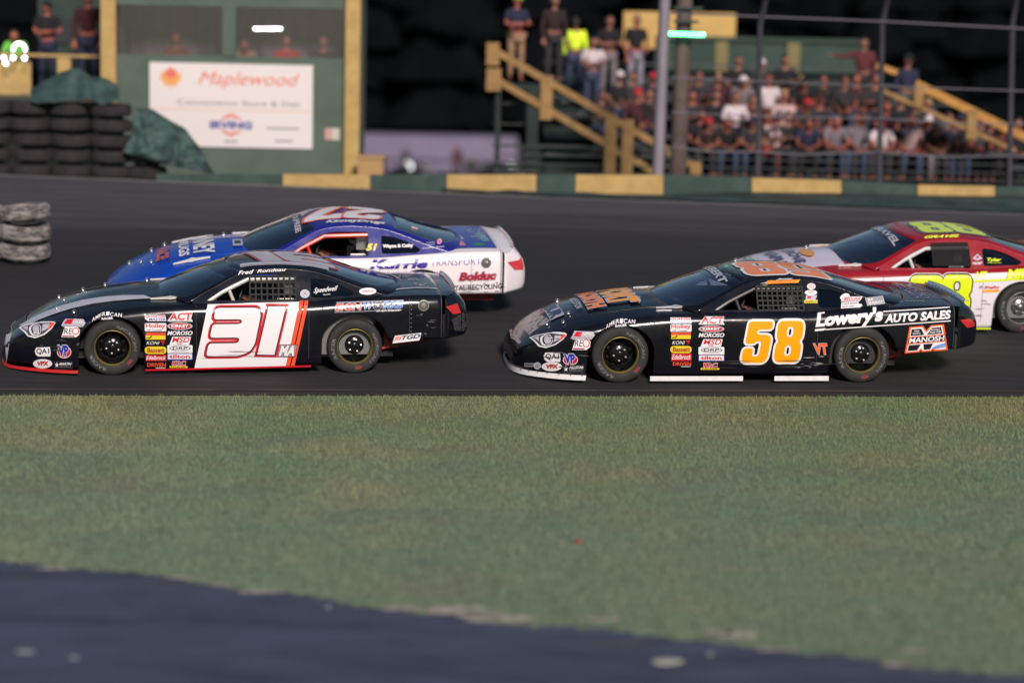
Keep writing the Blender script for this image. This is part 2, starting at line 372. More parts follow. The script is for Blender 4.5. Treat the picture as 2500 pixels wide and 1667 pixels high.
        tg = pchip([(.43, .72), (.48, .85), (.55, .91), (.65, .935), (1.3, .93), (2.2, .84), (2.9, .80), (3.02, .77), (3.12, .67), (3.19, .5), (3.22, .36), (3.34, .36)])
        rows = []; edge = []
        for p in pu:
            g = tg(p); ts = [g*k/8 for k in range(9)]+[g+(1-g)*k/5 for k in range(1, 6)]; w = gw(PZ(p)); half = []
            for t in ts: half.append((p+SH(p)*t*t, t*w, PZ(p)-drop(t)))
            edge.append((half[-1][0], half[-1][2]))
            L = [Vector((sf.U(a), -b_, z)) for a, b_, z in half[::-1]]; rows.append(L+[Vector((v.x, -v.y, v.z)) for v in L[-2::-1]])
        n = len(rows[0]); inn = lambda j: 5 <= j < n-6
        isw = lambda i, j: inn(j) and pu[i] < 1.25; isr = lambda i, j: inn(j) and 2.449 <= pu[i] < 3.219
        grid_obj('roof', rows, [roofm], root, keep=lambda i, j: not isw(i, j) and not isr(i, j), smooth=35, thick=.003)
        dn = [[p-Vector((0, 0, .004)) for p in r] for r in rows]
        grid_obj('windshield', dn, [glass('windshield_glass', (.30, .32, .40), .22, .06), mat('sunstrip_black', srgb(14, 15, 36), .22, coat=.5)], root, keep=isw, mi=lambda i, j: 1 if pu[i] >= 1.0 else 0, smooth=60)
        grid_obj('rear_window', dn, [glass('rear_glass', (.25, .26, .32), .20, .08)], root, keep=isr, smooth=60)
        # greenhouse sides with their openings
        W1 = rounded([(1.02, .775), (1.30, .935), (1.50, 1.022), (1.62, 1.04), (2.04, 1.04), (2.04, .775)], .035)
        W2 = rounded([(2.2, 1.0), (2.36, .985), (2.52, .935), (2.66, .868), (2.69, .845), (2.64, .812), (2.2, .80)], .03)
        out = [e for e in edge if e[1] > ZS(e[0])+.012]
        low = [(u, ZS(u)+.004) for u in [out[-1][0]-.001-k*(out[-1][0]-out[0][0]-.002)/14 for k in range(15)]]
        allp = out+low; loops = [list(range(len(allp)))]
        for W in (W1, W2):
            loops.append(list(range(len(allp), len(allp)+len(W)))[::-1]); allp = allp+W
        ed = [(l[i], l[(i+1) % len(l)]) for l in loops for i in range(len(l))]
        res = delaunay_2d_cdt([Vector(p) for p in allp], ed, [], 0, 1e-6)
        def inside(p, poly):
            r = False
            for i in range(len(poly)):
                (x1, y1), (x2, y2) = poly[i-1], poly[i]
                if (y1 > p[1]) != (y2 > p[1]) and p[0] < (x2-x1)*(p[1]-y1)/(y2-y1)+x1: r = not r
            return r
        O_ = out+low; fs = []
        for f in res[2]:
            cx = sum(res[0][i][0] for i in f)/len(f); cy = sum(res[0][i][1] for i in f)/len(f)
            if inside((cx, cy), O_) and not inside((cx, cy), W1) and not inside((cx, cy), W2): fs.append(tuple(f))
        for sgn in (-1, 1):
            mb = MB(); mb.add([Vector((sf.U(p[0]), sgn*gside_y(p[1]), p[1])) for p in res[0]], fs)
            o = mb.build('side_panel', roofm, root); m = o.modifiers.new('thickness', 'SOLIDIFY'); m.thickness = .004; m.offset = 0
            mb = MB(); q = [Vector((sf.U(p[0]), sgn*(gside_y(p[1])-.008), p[1])) for p in W2]
            mb.add(q, [tuple(range(len(q)))]); mb.build('quarter_window', glass('side_glass', (.35, .37, .42), .02), root)
        # inside
        I = mat(interior, *{'interior_dark': ((.02, .02, .022), .6), 'interior_grey': ((.16, .16, .17), .5)}[interior]); X = lambda u: sf.U(u)
        mb = MB(); mb.box((X(1.9), 0, .16), (2.2, 1.6, .03)); mb.box((X(.92), 0, .48), (.03, 1.6, .58)); mb.box((X(2.92), 0, .5), (.03, 1.5, .66))
        for s_ in (-1, 1): mb.box((X(1.9), s_*.83, .45), (2.0, .02, .58))
        mb.box((X(1.02), 0, .75), (.26, 1.5, .05)); mb.box((X(2.68), 0, .765), (.46, 1.45, .02))
        mb.build('cabin_tub', I, root)
        mb = MB()
        for u0, r in ((0, .36), (2.69, .37)):
            for s_ in (-1, 1):
                pts = [(X(u0+r*1.08*math.cos(a)), s_*.60, .30+(r*.92)*math.sin(a)) for a in [math.pi*k/10 for k in range(11)]]
                mb.add([Vector(p) for p in pts]+[Vector((p[0], s_*.93, p[2])) for p in pts], [(i, i+1, 12+i, 11+i) for i in range(10)])
                mb.add([Vector(p) for p in pts], [tuple(range(11))])
        mb.box((X(1.35), 0, .13), (3.6, 1.3, .06)); mb.box((X(1.34), 0, .32), (1.85, 1.55, .34)); mb.box((X(3.3), 0, .42), (.75, 1.1, .26)); mb.box((X(-.5), 0, .3), (.6, 1.2, .2))
        mb.build('chassis', mat('chassis_black', (.012, .012, .014), .7), root)
        cm = mat(cage, *{'cage_grey': ((.50, .49, .45), .35), 'cage_red': ((.75, .035, .015), .3), 'cage_black': ((.03, .03, .035), .35), 'cage_white': ((.62, .62, .64), .35)}[cage]); r = .024
        mb = MB()
        for s_ in (-1, 1):
            w0, w1 = s_*.80, s_*.66
            mb.tube([(X(1.03), w0, .74), (X(1.2), s_*.765, .85), (X(1.50), s_*.68, .985), (X(2.08), s_*.67, .998)], r*1.1)
            mb.tube([(X(1.28), s_*.74, .90), (X(1.36), s_*.78, .70)], r*.8)
            mb.tube([(X(2.1), s_*.78, .2), (X(2.1), s_*.76, .77), (X(2.1), s_*.66, 1.01)], r)
            mb.tube([(X(2.12), s_*.6, 1.0), (X(2.85), s_*.5, .77)], r); mb.tube([(X(1.0), w0, .55), (X(2.1), s_*.79, .50)], r)
            mb.tube([(X(1.0), w0, .40), (X(2.1), s_*.79, .36)], r)
        mb.tube([(X(2.1), -.66, 1.02), (X(2.1), .66, 1.02)], r); mb.tube([(X(1.47), -.66, 1.01), (X(1.47), .66, 1.01)], r)
        mb.tube([(X(2.12), -.6, 1.02), (X(2.12), .3, .55)], r); mb.tube([(X(1.08), -.78, .74), (X(1.08), .78, .74)], r)
        mb.tube([(X(.80), .10, .86), (X(1.22), .10, 1.05)], .013)
        mb.build('roll_cage', cm, root, smooth=40)
        mb = MB(); mb.box((X(2.02), -.35, .55), (.06, .46, .72), M=Matrix.Rotation(R(14), 3, 'Y')); mb.box((X(1.78), -.35, .28), (.5, .46, .06))
        mb.box((X(2.0), -.60, .55), (.34, .04, .42)); mb.box((X(2.0), -.10, .55), (.34, .04, .42)); mb.box((X(2.02), -.52, .88), (.22, .03, .18)); mb.box((X(2.02), -.18, .88), (.22, .03, .18))
        mb.build('seat', mat('seat_aluminium', (.35, .35, .36), .4, metal=.6), root, bevel=.008)
        mb = MB(); cc = Vector((X(1.42), -.35, .76)); pts = [cc+Vector((.07*math.sin(a)*.6, .17*math.cos(a), .17*math.sin(a))) for a in [2*math.pi*k/20 for k in range(21)]]
        mb.tube(pts, .013, 6); mb.tube([cc, cc+Vector((-.3, 0, -.08))], .015, 6)
        for k in range(3): mb.tube([cc, pts[3+6*k]], .008, 5)
        mb.build('steering_wheel', mat('wheel_grip', (.02, .02, .02), .5), root, smooth=50)
    def splitter(c, color, thick=.045, ticks=False):
        sf = c.sf; mb = MB(); us = [-.38, -.5, -.65, -.8, -.95, -1.05, -1.15, -1.21, -1.24]; P = [(u, HW(u)+.012) for u in us]
        P = P+[(-1.252, .12)]; out = [(sf.U(u), -y) for u, y in P]+[(sf.U(u), y) for u, y in P[::-1]]
        n = len(out); z0, z1 = -.012, -.012+thick
        inn = [(x+(.02 if abs(y) < .6 else .005), y*.97) for x, y in out]
        vs = [Vector((x, y, z0)) for x, y in out]+[Vector((x+.006, y*.995, z1)) for x, y in out]+[Vector((x, y, z1)) for x, y in inn]+[Vector((x, y, z0)) for x, y in inn]
        fs = [(i+k*n, i+1+k*n, i+1+((k+1) % 4)*n, i+((k+1) % 4)*n) for i in range(n-1) for k in range(4)]+[(0, n, 2*n, 3*n)]
        mb.add(vs, fs); o = mb.build('front_splitter', color, c.root, smooth=40)
        if ticks:
            mb = MB()
            for u in (-.42, -.56, -.7, -.84, -.95, -1.05, -1.14): mb.box((sf.U(u), -HW(u)-.014, .05), (.006, .008, .03))
            mb.build('splitter_bolt', mat('bolt_dark', (.05, .05, .05), .4), o)
    def skirts(c, color, spans, z=(.03, .085), tuck=.0):
        for a, b in spans:
            mb = MB(); h = z[1]-z[0]; mb.box((c.sf.U((a+b)/2), -.945+tuck, (z[0]+z[1])/2), (b-a, .012, h)); mb.build('side_skirt', color, c.root, bevel=.003)
            mb = MB(); mb.box((c.sf.U((a+b)/2), .945-tuck, (z[0]+z[1])/2), (b-a, .012, h)); mb.build('side_skirt', color, c.root, bevel=.003)
    def wheels(c, ringc, hubc, mark=True):
        for k, (u, s_) in enumerate(((0, -1), (2.69, -1), (0, 1), (2.69, 1))):
            w = empty('wheel'); w.parent = c.root; w.location = (c.sf.U(u), s_*.80, .312); w.rotation_euler = (0, R(40*k+25), 0 if s_ < 0 else math.pi)
            mb = MB(); prof = [(.19, -.10), (.205, -.128), (.225, -.137), (.25, -.1405), (.285, -.137), (.302, -.126), (.311, -.112), (.3125, -.09), (.3125, .09), (.305, .12), (.27, .135), (.2, .12)]
            mb.lathe(prof, seg=56)
            mb.build('tyre', mat('tyre_rubber', (.028, .027, .027), .62, var=.35, scale=9, bump=.15, bscale=60), w, smooth=40)
            mb = MB(); mb.lathe([(.184, -.10), (.195, -.127), (.1985, -.131), (.202, -.130), (.202, -.118)], seg=48); rim = mb.build('rim', ringc, w, smooth=50)
            mb = MB(); mb.lathe([(.182, -.11), (.180, -.06), (.174, .0), (.165, .03), (.15, .032), (.13, .012), (.118, -.02), (.108, -.045), (.095, -.058), (.075, -.066), (.055, -.072), (.040, -.09), (.03, -.098), (.0, -.10)], seg=40)
            for q in range(8):
                a = 2*math.pi*q/8; mb.ball((.130*math.cos(a), -.002, .130*math.sin(a)), (.020, .012, .020), 8, 4, 1)
            mb.build('wheel_centre', [hubc, mat('slot_dark', (.004, .004, .004), .8)], w, smooth=40)
            mb = MB()
            for q in range(5):
                a = 2*math.pi*q/5; mb.lathe([(.013, -.03), (.013, -.062), (.0, -.066)], c=(.07*math.cos(a), -.04, .07*math.sin(a)), seg=6)
            tag(mb.build('lug_nuts', mat('lug_steel', (.5, .5, .5), .3, metal=.9), w), kind='stuff')
            if s_ < 0:
                dm = MB()
                for text, a0, span in (('AMERICAN', 62, 88), ('RACER', 250, 58)):
                    v, t = text_geo(text, .02)
                    vs = []
                    for x, y in v:
                        a = R(a0)-R(span)*(x-.5); rr = .232+.036*y; yy = -.1425 if rr < .27 else -.1425+(rr-.27)*.15
                        vs.append((rr*math.cos(a), yy, rr*math.sin(a)))
                    dm.add(vs, t)
                a1 = R(345)
                q = [a1+R(d) for d in (-9, -3, 3, 9)]; dm.add([(rr*math.cos(a), -.1425, rr*math.sin(a)) for rr in (.228, .262) for a in q], [(0, 1, 5, 4), (1, 2, 6, 5), (2, 3, 7, 6)], 1)
                dm.build('tyre_lettering', [mat('tyre_white', (.24, .225, .22), .7, var=.7, scale=14), mat('tyre_red', (.22, .03, .03), .7)], w)
    def net(c, color, pitch=.062):
        sf = c.sf; mb = MB(); y0 = lambda z: -gside_y(z)-.006; z0, z1, ua, ub = .775, 1.025, 1.52, 2.03
        n = int((ub-ua)/pitch)
        for k in range(n+1):
            u = ua+(ub-ua)*k/n; mb.add([(sf.U(u-.009), y0(z0), z0), (sf.U(u+.009), y0(z0), z0), (sf.U(u+.009), y0(z1), z1), (sf.U(u-.009), y0(z1), z1)], [(0, 1, 2, 3)])
        n = int((z1-z0)/(pitch*.85))
        for k in range(n+1):
            z = z0+(z1-z0)*k/n; mb.add([(sf.U(ua), y0(z-.009)-.002, z-.009), (sf.U(ub), y0(z-.009)-.002, z-.009), (sf.U(ub), y0(z+.009)-.002, z+.009), (sf.U(ua), y0(z+.009)-.002, z+.009)], [(0, 1, 2, 3)])
        o = mb.build('window_net', color, c.root); m = o.modifiers.new('t', 'SOLIDIFY'); m.thickness = .002
    def spoiler(c, sheet, frame, h=.13, rise=.02):
        sf = c.sf; mb = MB(); ys = [-.66+1.32*k/12 for k in range(13)]
        b = [Vector((sf.U(tail_u(y, .9))-.01, y, top_z(3.68, y)-.012)) for y in ys]; t = [p+Vector((h*.55, 0, h)) for p in b]
        mb.add(b+t, [(i, i+1, 14+i, 13+i) for i in range(12)]); o = mb.build('spoiler', sheet, c.root)
        mb = MB(); mb.tube(t, .0035, 6); mb.tube([p+Vector((.01, 0, .006)) for p in b], .005, 6); mb.tube([b[0], t[0]], .004, 6); mb.tube([b[-1], t[-1]], .004, 6)
        for i in range(1, 12, 2): mb.tube([b[i]+Vector((.035, 0, -.02)), t[i]*.6+b[i]*.4, b[i+1]+Vector((.035, 0, -.02))], .0025, 5)
        for i in range(13): mb.ball(b[i]+Vector((-.012, 0, .02)), (.009, .009, .009), 6, 4)
        mb.build('spoiler_frame', frame, o, smooth=40)
    def pins(c, m, spots):
        for u, y in spots:
            mb = MB(); z = top_z(u, y)+.012; x = c.sf.U(u); mb.lathe([(.022, 0), (.020, .006), (.006, .008), (.005, .035), (0, .036)], c=(x, y, z), axis='z', seg=10); mb.tube([(x-.02, y, z+.02), (x+.02, y+.01, z+.025)], .003, 5)
            mb.build('hood_pin', m, c.root, smooth=50)
    def cowl_vents(c, m, us=(.42, .86)):
        for s_ in (-1, 1):
            mb = MB(); a, b = us; y = s_*.70; z = lambda u, yy: top_z(u, yy)+.01; q = [(a, y), ((a+b)/2-.05, y-s_*.022), ((a+b)/2, y-s_*.05), ((a+b)/2+.05, y-s_*.022), (b, y), ((a+b)/2+.05, y+s_*.012), ((a+b)/2, y+s_*.03), ((a+b)/2-.05, y+s_*.012)]
            mb.prism([(c.sf.U(p[0]), p[1], z(*p)) for p in q], (0, 0, .018)); mb.build('cowl_vent', m, c.root)
    def fuel_cap(c, px, py, m1, m2):
        u, z = c.find('side', px, py, (3.3, .6)); p = c.sf.pt('side', u, z, .001); mb = MB()
        mb.lathe([(.062, .004), (.064, -.014), (.05, -.016), (.045, -.006), (.03, -.008), (.026, -.018), (0, -.02)], c=p, seg=24, mi=[0, 0, 1, 1, 0, 0]); mb.build('fuel_filler', [m1, m2], c.root, smooth=40)
class Sticker:
    """flat print laid on a car surface; sub-shapes are given in the sticker's own 0..1 frame (x along, y up)"""
    def __init__(s, car, name, kind, bl, br, tl, guess=None, off=.006, surf=None):
        s.car, s.name, s.kind, s.off = car, name, kind, off
        if surf: s.a, s.b, s.c = [Vector(p) for p in surf]
        else: s.a, s.b, s.c = [Vector(car.find(kind, *p, guess)) for p in (bl, br, tl)]
        s.X, s.Y = s.b-s.a, s.c-s.a; s.asp = s.X.length/max(1e-5, s.Y.length); s.mb = MB(); s.mats = []; s.layer = 0
    def put(s, v, t, m, box=(0, 0, 1, 1), layer=None):
        if m not in s.mats: s.mats.append(m)
        L = s.layer if layer is None else layer; s.layer = L+1; x0, y0, x1, y1 = box
        bm = bmesh.new(); vs = [bm.verts.new((x0+(x1-x0)*a, y0+(y1-y0)*b, 0)) for a, b in v]
        for f in t:
            try: bm.faces.new([vs[i] for i in f])
            except ValueError: pass
        nx, ny = int(s.X.length/.10), int(s.Y.length/(.05 if s.kind != 'top' else .1))
        for k in range(1, nx+1): bmesh.ops.bisect_plane(bm, geom=bm.verts[:]+bm.edges[:]+bm.faces[:], plane_co=(k/(nx+1), 0, 0), plane_no=(1, 0, 0))
        for k in range(1, ny+1): bmesh.ops.bisect_plane(bm, geom=bm.verts[:]+bm.edges[:]+bm.faces[:], plane_co=(0, k/(ny+1), 0), plane_no=(0, 1, 0))
        bm.verts.index_update(); out = []
        for w in bm.verts:
            p = s.a+s.X*w.co.x+s.Y*w.co.y; out.append(s.car.sf.pt(s.kind, p.x, p.y, s.off+.0012*L))
        s.mb.add(out, [tuple(q.index for q in f.verts) for f in bm.faces], s.mats.index(m)); bm.free(); return s
    def rect(s, m, x0=0, y0=0, x1=1, y1=1, r=0, layer=None):
        w, h = (x1-x0)*s.asp, (y1-y0); asp = max(.05, w/h); p = [(0, 0), (1, 0), (1, 1), (0, 1)]
        if r: p = rounded(p, r/h, asp)
        return s.put(p, [tuple(range(len(p)))], m, (x0, y0, x1, y1), layer)
    def oval(s, m, x0=0, y0=0, x1=1, y1=1, layer=None):
        p = [(.5+.5*math.cos(a), .5+.5*math.sin(a)) for a in [2*math.pi*k/24 for k in range(24)]]
        return s.put(p, [tuple(range(24))], m, (x0, y0, x1, y1), layer)
    def poly(s, m, pts, layer=None):
        from mathutils.geometry import tessellate_polygon
        t = tessellate_polygon([[Vector((a, b, 0)) for a, b in pts]]); return s.put(pts, t, m, layer=layer)
    def text(s, m, txt, x0=.05, y0=.1, x1=.95, y1=.9, bold=.02, shear=0., outline=None, grow=.06, layer=None, space=1.):
        if outline: v, t = text_geo(txt, bold, grow, shear, space); s.put(v, t, outline, (x0, y0, x1, y1), layer)
        v, t = text_geo(txt, bold, 0., shear, space); return s.put(v, t, m, (x0, y0, x1, y1), layer)
    def digits(s, txt, layers, gap=.06, widths=None, r=.05):
        """layers: (material, growth as a share of the height), widest first"""
        n = len(txt); ws = widths or [1]*n; tot = sum(ws)+gap*(n-1); x = 0; L = s.layer
        for ch, w in zip(txt, ws):
            asp = s.asp*w/tot
            polys = [rounded(p, r, asp) if ch != '1' else p for p in DIGIT[ch]]
            for k, (m, g) in enumerate(layers):
                v, t = poly_geo(polys, g, asp); s.put(v, t, m, (x/tot, 0, (x+w)/tot, 1), L+k)
            x += w+gap
        s.layer = L+len(layers); return s
    def done(s, label=None):
        o = s.mb.build(s.name, s.mats, s.car.root)
        if label: o['label'] = label
        return o
def box_px(x0, y0, x1, y1, tilt=0.):
    """sticker corners for a pixel box: lower-left, lower-right, upper-left"""
    return (x0, y1), (x1, y1+tilt*(x1-x0)), (x0, y0)
# ------------------------------------------------------------------ ground, track, grass
def sheet(name, pts, m, z=0, kind='structure', zf=None):
    from mathutils.geometry import tessellate_polygon
    V3 = [Vector((p[0], p[1], zf(p[0], p[1]) if zf else z)) for p in pts]; t = tessellate_polygon([[Vector((p[0], p[1], 0)) for p in pts]])
    mb = MB(); mb.add(V3, t); o = mb.build(name, m); tag(o, kind=kind)
    for p in o.data.polygons:
        if p.normal.z < 0: p.flip()
    return o
FAR = pchip([(-40, 39.2), (-9, 38.15), (-4, 37.9), (0, 37.62), (4.4, 37.5), (8.5, 37.4), (40, 37.0)])
IN = lambda x: Y0+K0*x
xs = [-60+2.5*k for k in range(49)]
m = mat('asphalt_track', srgb(76, 73, 78), .8, col2=srgb(56, 53, 59), scale=3.0, stretch=(.16, 2.2, 1), vlo=.35, vhi=.65, bump=.2, bscale=120)
nt = m.node_tree; b = nt.nodes['Principled BSDF']                        # dark rubber worn into the inside lane
tc = nt.nodes.new('ShaderNodeTexCoord'); sp = nt.nodes.new('ShaderNodeSeparateXYZ'); nt.links.new(tc.outputs['Object'], sp.inputs[0])
ma = nt.nodes.new('ShaderNodeMath'); ma.operation = 'MULTIPLY_ADD'; ma.inputs[1].default_value = -K0; nt.links.new(sp.outputs[0], ma.inputs[0]); nt.links.new(sp.outputs[1], ma.inputs[2])
nz = nt.nodes.new('ShaderNodeTexNoise'); nz.inputs['Scale'].default_value = 1.4; nz.inputs['Detail'].default_value = 6; mp = nt.nodes.new('ShaderNodeMapping'); mp.inputs['Scale'].default_value = (.10, 1.6, 1); mp.inputs['Rotation'].default_value = (0, 0, -.115)
nt.links.new(tc.outputs['Object'], mp.inputs[0]); nt.links.new(mp.outputs[0], nz.inputs['Vector'])
ad = nt.nodes.new('ShaderNodeMath'); ad.operation = 'MULTIPLY_ADD'; ad.inputs[1].default_value = 5.5; nt.links.new(nz.outputs['Fac'], ad.inputs[0]); nt.links.new(ma.outputs[0], ad.inputs[2])
rp = nt.nodes.new('ShaderNodeValToRGB'); e = rp.color_ramp.elements; e[0].position = 0; e[0].color = (.30, .30, .31, 1); e[1].position = 1; e[1].color = (1, 1, 1, 1)
for ps, cc_ in ((.12, (.34, .33, .34)), (.42, (.17, .16, .18)), (.68, (.30, .28, .31)), (.85, (.95, .93, .93))): q_ = rp.color_ramp.elements.new(ps); q_.color = (*cc_, 1)
mr = nt.nodes.new('ShaderNodeMapRange'); mr.inputs[1].default_value = 29; mr.inputs[2].default_value = 40.6; nt.links.new(ad.outputs[0], mr.inputs[0]); nt.links.new(mr.outputs[0], rp.inputs[0])
mu = nt.nodes.new('ShaderNodeMixRGB'); mu.blend_type = 'MULTIPLY'; mu.inputs[0].default_value = 1; old = b.inputs['Base Color'].links[0].from_socket
nt.links.new(old, mu.inputs[1]); nt.links.new(rp.outputs[0], mu.inputs[2]); nt.links.new(mu.outputs[0], b.inputs['Base Color'])
mb = MB(); rows = 14
for x in xs:
    for k in range(rows+1):
        y = IN(x)+(FAR(x)-IN(x))*k/rows; mb.v.append((x, y, track_z(x, y)))
for i in range(len(xs)-1):
    for k in range(rows): a = i*(rows+1)+k; mb.f.append((a, a+rows+1, a+rows+2, a+1)); mb.m.append(0)
tag(mb.build('racetrack', m, smooth=60), kind='structure')
def line_on_track(name, f, w, m, x0=-30, x1=30):
    mb = MB(); n = 60
    for i in range(n+1):
        x = x0+(x1-x0)*i/n
        for d in (0, w): y = f(x)+d; mb.v.append((x, y, track_z(x, y)+.005))
    for i in range(n): mb.f.append((2*i, 2*i+2, 2*i+3, 2*i+1)); mb.m.append(0)
    return tag(mb.build(name, m), kind='structure')
line_on_track('track_edge_line', lambda x: FAR(x)-.16, .10, mat('line_grey', (.30, .29, .29), .7, var=.5, scale=2, stretch=(.3, 3, 1)))
line_on_track('track_inner_seam', lambda x: IN(x)+.22, .05, mat('seam_brown', (.10, .07, .065), .8, var=.6, scale=1.2))
line_on_track('track_inner_seam', lambda x: IN(x)+.02, .12, mat('seam_dark', (.018, .017, .017), .9))
# ------------------------------------------------------------------ sticker colours
def ink(name, rgb): return mat('print_'+name, srgb(*rgb), rough=.32, coat=.3)
WH, BK, RED, ORG, YEL, BLU, GRY = ink('white', (236, 232, 236)), ink('black', (22, 20, 30)), ink('red', (205, 28, 45)), ink('orange', (250, 96, 40)), ink('yellow', (228, 205, 40)), ink('blue', (40, 50, 165)), ink('grey', (150, 148, 155))
AMB, NEO, PUR, LBL, GRN, DGY, MAR = ink('amber', (255, 165, 0)), ink('neon', (222, 240, 30)), ink('purple', (62, 40, 150)), ink('light_blue', (60, 130, 215)), ink('green', (30, 130, 70)), ink('dark_grey', (70, 68, 78)), ink('maroon', (165, 30, 55))
OR2, SLV = ink('deep_orange', (240, 85, 50)), mat('chrome_trim', (.62, .62, .60), .25, metal=.8)
SIL = ink('silver', (186, 184, 196))
def contingency(c, lx, rx, rows_l, rows_r):
    g = (.7, .5)
    def S(x, y): return Sticker(c, 'sponsor_sticker', 'side', *box_px(x[0], y[0], x[1], y[1]), guess=g)
    L = rows_l; Q = rows_r
    s = S(lx, L[0]); s.poly(WH, [(0, .4), (.15, .0), (1, .0), (.95, 1), (0, 1)]); s.text(RED, 'QUARTER', .03, .52, .95, .95, shear=.2); s.text(BLU, 'MASTER', .2, .05, .98, .5, layer=1); s.done()
    s = S(lx, L[1]); s.rect(WH, r=.15); s.text(RED, 'Holley', .04, .28, .96, .95, .025); s.text(BK, 'HP CARBS', .1, .06, .8, .22, layer=1); s.done()
    s = S((lx[0]+2, lx[1]-2), L[2]); s.rect(YEL); s.rect(OR2, 0, .58, 1, 1, layer=1); s.poly(BK, [(.02, .12), (.26, .2), (.34, .62), (.24, .5), (.22, .32), (.04, .24)], layer=2); s.text(MAR, 'SUNOCO', .42, .66, .95, .92, layer=2); s.done()
    s = S((lx[0]+4, lx[1]-4), L[3]); s.text(WH, 'KONI', 0, .1, .72, .9, .0, shear=.3); s.poly(RED, [(.76, .75), (.8, 1), (1, 1), (.96, .4), (.84, -.1), (.9, .6)], layer=0); s.done()
    s = S(lx, L[4]); s.rect(YEL, r=.48); s.text(MAR, 'Bassett', .1, .18, .92, .85, .03, shear=.1); s.done()
    s = S((lx[0]+2, lx[1]), L[5]); s.rect(RED); s.text(WH, 'Edelbrock', .03, .2, .98, .88, .01, shear=.35); s.done()
    s = S((lx[0]+5, lx[1]), L[6]); s.text(OR2, 'DRIVEN', .02, .3, .98, 1, .02); s.rect(WH, .45, .05, .95, .16, layer=0); s.done()
    s = S(rx, Q[0]); s.poly(WH, [(0, .1), (.08, 0), (1, 0), (1, .12), (.94, .3), (1, 1), (.25, 1)]); s.text(RED, 'ACT', .08, .16, .98, .97, .03, shear=.1); s.rect(GRY, .05, .03, .95, .1, layer=1); s.done()
    s = S(rx, Q[1]); s.oval(SIL); s.oval(RED, .07, .1, .93, .9); s.text(WH, 'KIRKEY', .16, .3, .84, .72, .04, outline=MAR, grow=.12); s.done()
    s = S(rx, Q[2]); s.text(WH, 'MOROSO', 0, .05, 1, .95, .03, shear=.25); s.done()
    s = S((rx[0]+5, rx[1]-4), Q[3]); s.poly(WH, [(0, 0), (.92, 0), (1, 1), (.14, 1)]); s.text(RED, 'MSD', .12, .28, .94, .95, .02, shear=.25); s.rect(MAR, .35, .1, .6, .2, layer=1); s.done()
    s = S(rx, Q[4]); s.rect(WH, r=.15); s.oval(DGY, .08, .28, .92, .92); s.oval(WH, .12, .34, .88, .86); s.text(BK, 'DRP', .2, .42, .8, .78, .02, shear=.1); s.rect(GRY, .15, .1, .85, .15, layer=1); s.done()
    s = S(rx, Q[5]); s.rect(BLU); s.rect(WH, .02, .14, .98, .93); s.text(RED, 'tilton', .08, .25, .9, .85, .03); s.done()
    s = S((rx[0]+5, rx[1]-12), Q[6]); s.text(RED, 'KRC', .15, .38, .9, 1, .03, outline=WH, grow=.05, shear=.1); s.rect(YEL, 0, .12, 1, .36, r=.1, layer=1); s.text(MAR, 'POWER', .1, .16, .9, .32, layer=3); s.done()
def nose_stickers(c, P, star='ALLSTAR', g=(-.7, .3)):
    def S(k, name='sponsor_sticker'): return Sticker(c, name, 'side', *box_px(*P[k]), guess=g)
    s = S('flag'); s.poly(SIL, [(0, .15), (.1, 0), (.88, 0), (1, .5), (.9, .95), (.16, 1)]); s.poly(RED, [(.1, .35), (.42, .35), (.5, .9), (.24, .9)]); s.text(WH, 'RACING', .48, .4, .95, .85, .03, shear=.2, outline=DGY); s.rect(GRY, .08, .08, .86, .22, layer=1); s.done()
    s = S('reo'); s.poly(WH, [(.0, 0), (.8, 0), (.97, .25), (1, .7), (.85, 1), (.2, 1)]); s.text(BK, 'RE', .14, .3, .6, .85, .0, shear=.15); s.oval(RED, .58, .22, .96, .92, layer=1); s.oval(WH, .63, .3, .91, .84, layer=2); s.rect(MAR, .05, .04, .7, .15, layer=1); s.done()
    s = S('qa1'); s.poly(WH, [(.05, .25), (.2, 0), (.98, 0), (1, .4), (.95, 1), (.1, .95), (0, .6)]); s.text(BK, 'QA1', .1, .2, .9, .85, .02); s.done()
    s = S('vp'); s.oval(WH, 0, 0, 1, .95); s.oval(RED, .04, .05, .96, .9); s.text(BLU, 'VP', .05, .15, .8, 1, .06, shear=-.1, outline=WH, grow=.05); s.done()
    s = S('vpx'); s.oval(WH); s.text(RED, 'VPX', .22, .3, .8, .75, .03, shear=.1, outline=DGY, grow=.04); s.done()
    s = S('star'); s.rect(DGY); s.rect(BK, .02, .05, .98, .95); pts = [(.14+.12*(1 if k % 2 == 0 else .42)*math.sin(math.pi*k/5)*1., .52+.40*(1 if k % 2 == 0 else .42)*math.cos(math.pi*k/5)) for k in range(10)]
    s.poly(WH, pts); s.text(WH, star, .28, .5, .96, .82, .03, shear=.25, layer=2); s.text(GRY, 'PERFORMANCE', .3, .2, .92, .38, 0, layer=2); s.done()
    # headlight print
    s = S('light', 'headlight'); s.poly(WH, [(0, .72), (.2, .9), (.5, 1.0), (.95, .95), (1, .85), (.9, .55), (.7, .2), (.45, 0), (.25, .1), (.1, .45)])
    s.poly(DGY, [(.06, .7), (.22, .84), (.5, .93), (.9, .88), (.86, .58), (.68, .27), (.46, .09), (.28, .18), (.14, .48)]); s.oval(WH, .28, .14, .62, .86); s.oval(BK, .34, .2, .6, .8); s.oval(SIL, .38, .3, .57, .74)
    s.poly(SIL, [(.64, .4), (.84, .6), (.84, .8), (.66, .8)], layer=2); s.poly(SIL, [(.1, .66), (.24, .4), (.26, .78)], layer=2); s.poly(OR2, [(.84, .5), (.98, .82), (.9, .88), (.8, .6)], layer=3); s.poly(WH, [(.6, .9), (.95, .86), (.98, .92), (.6, 1)], layer=3); s.done()
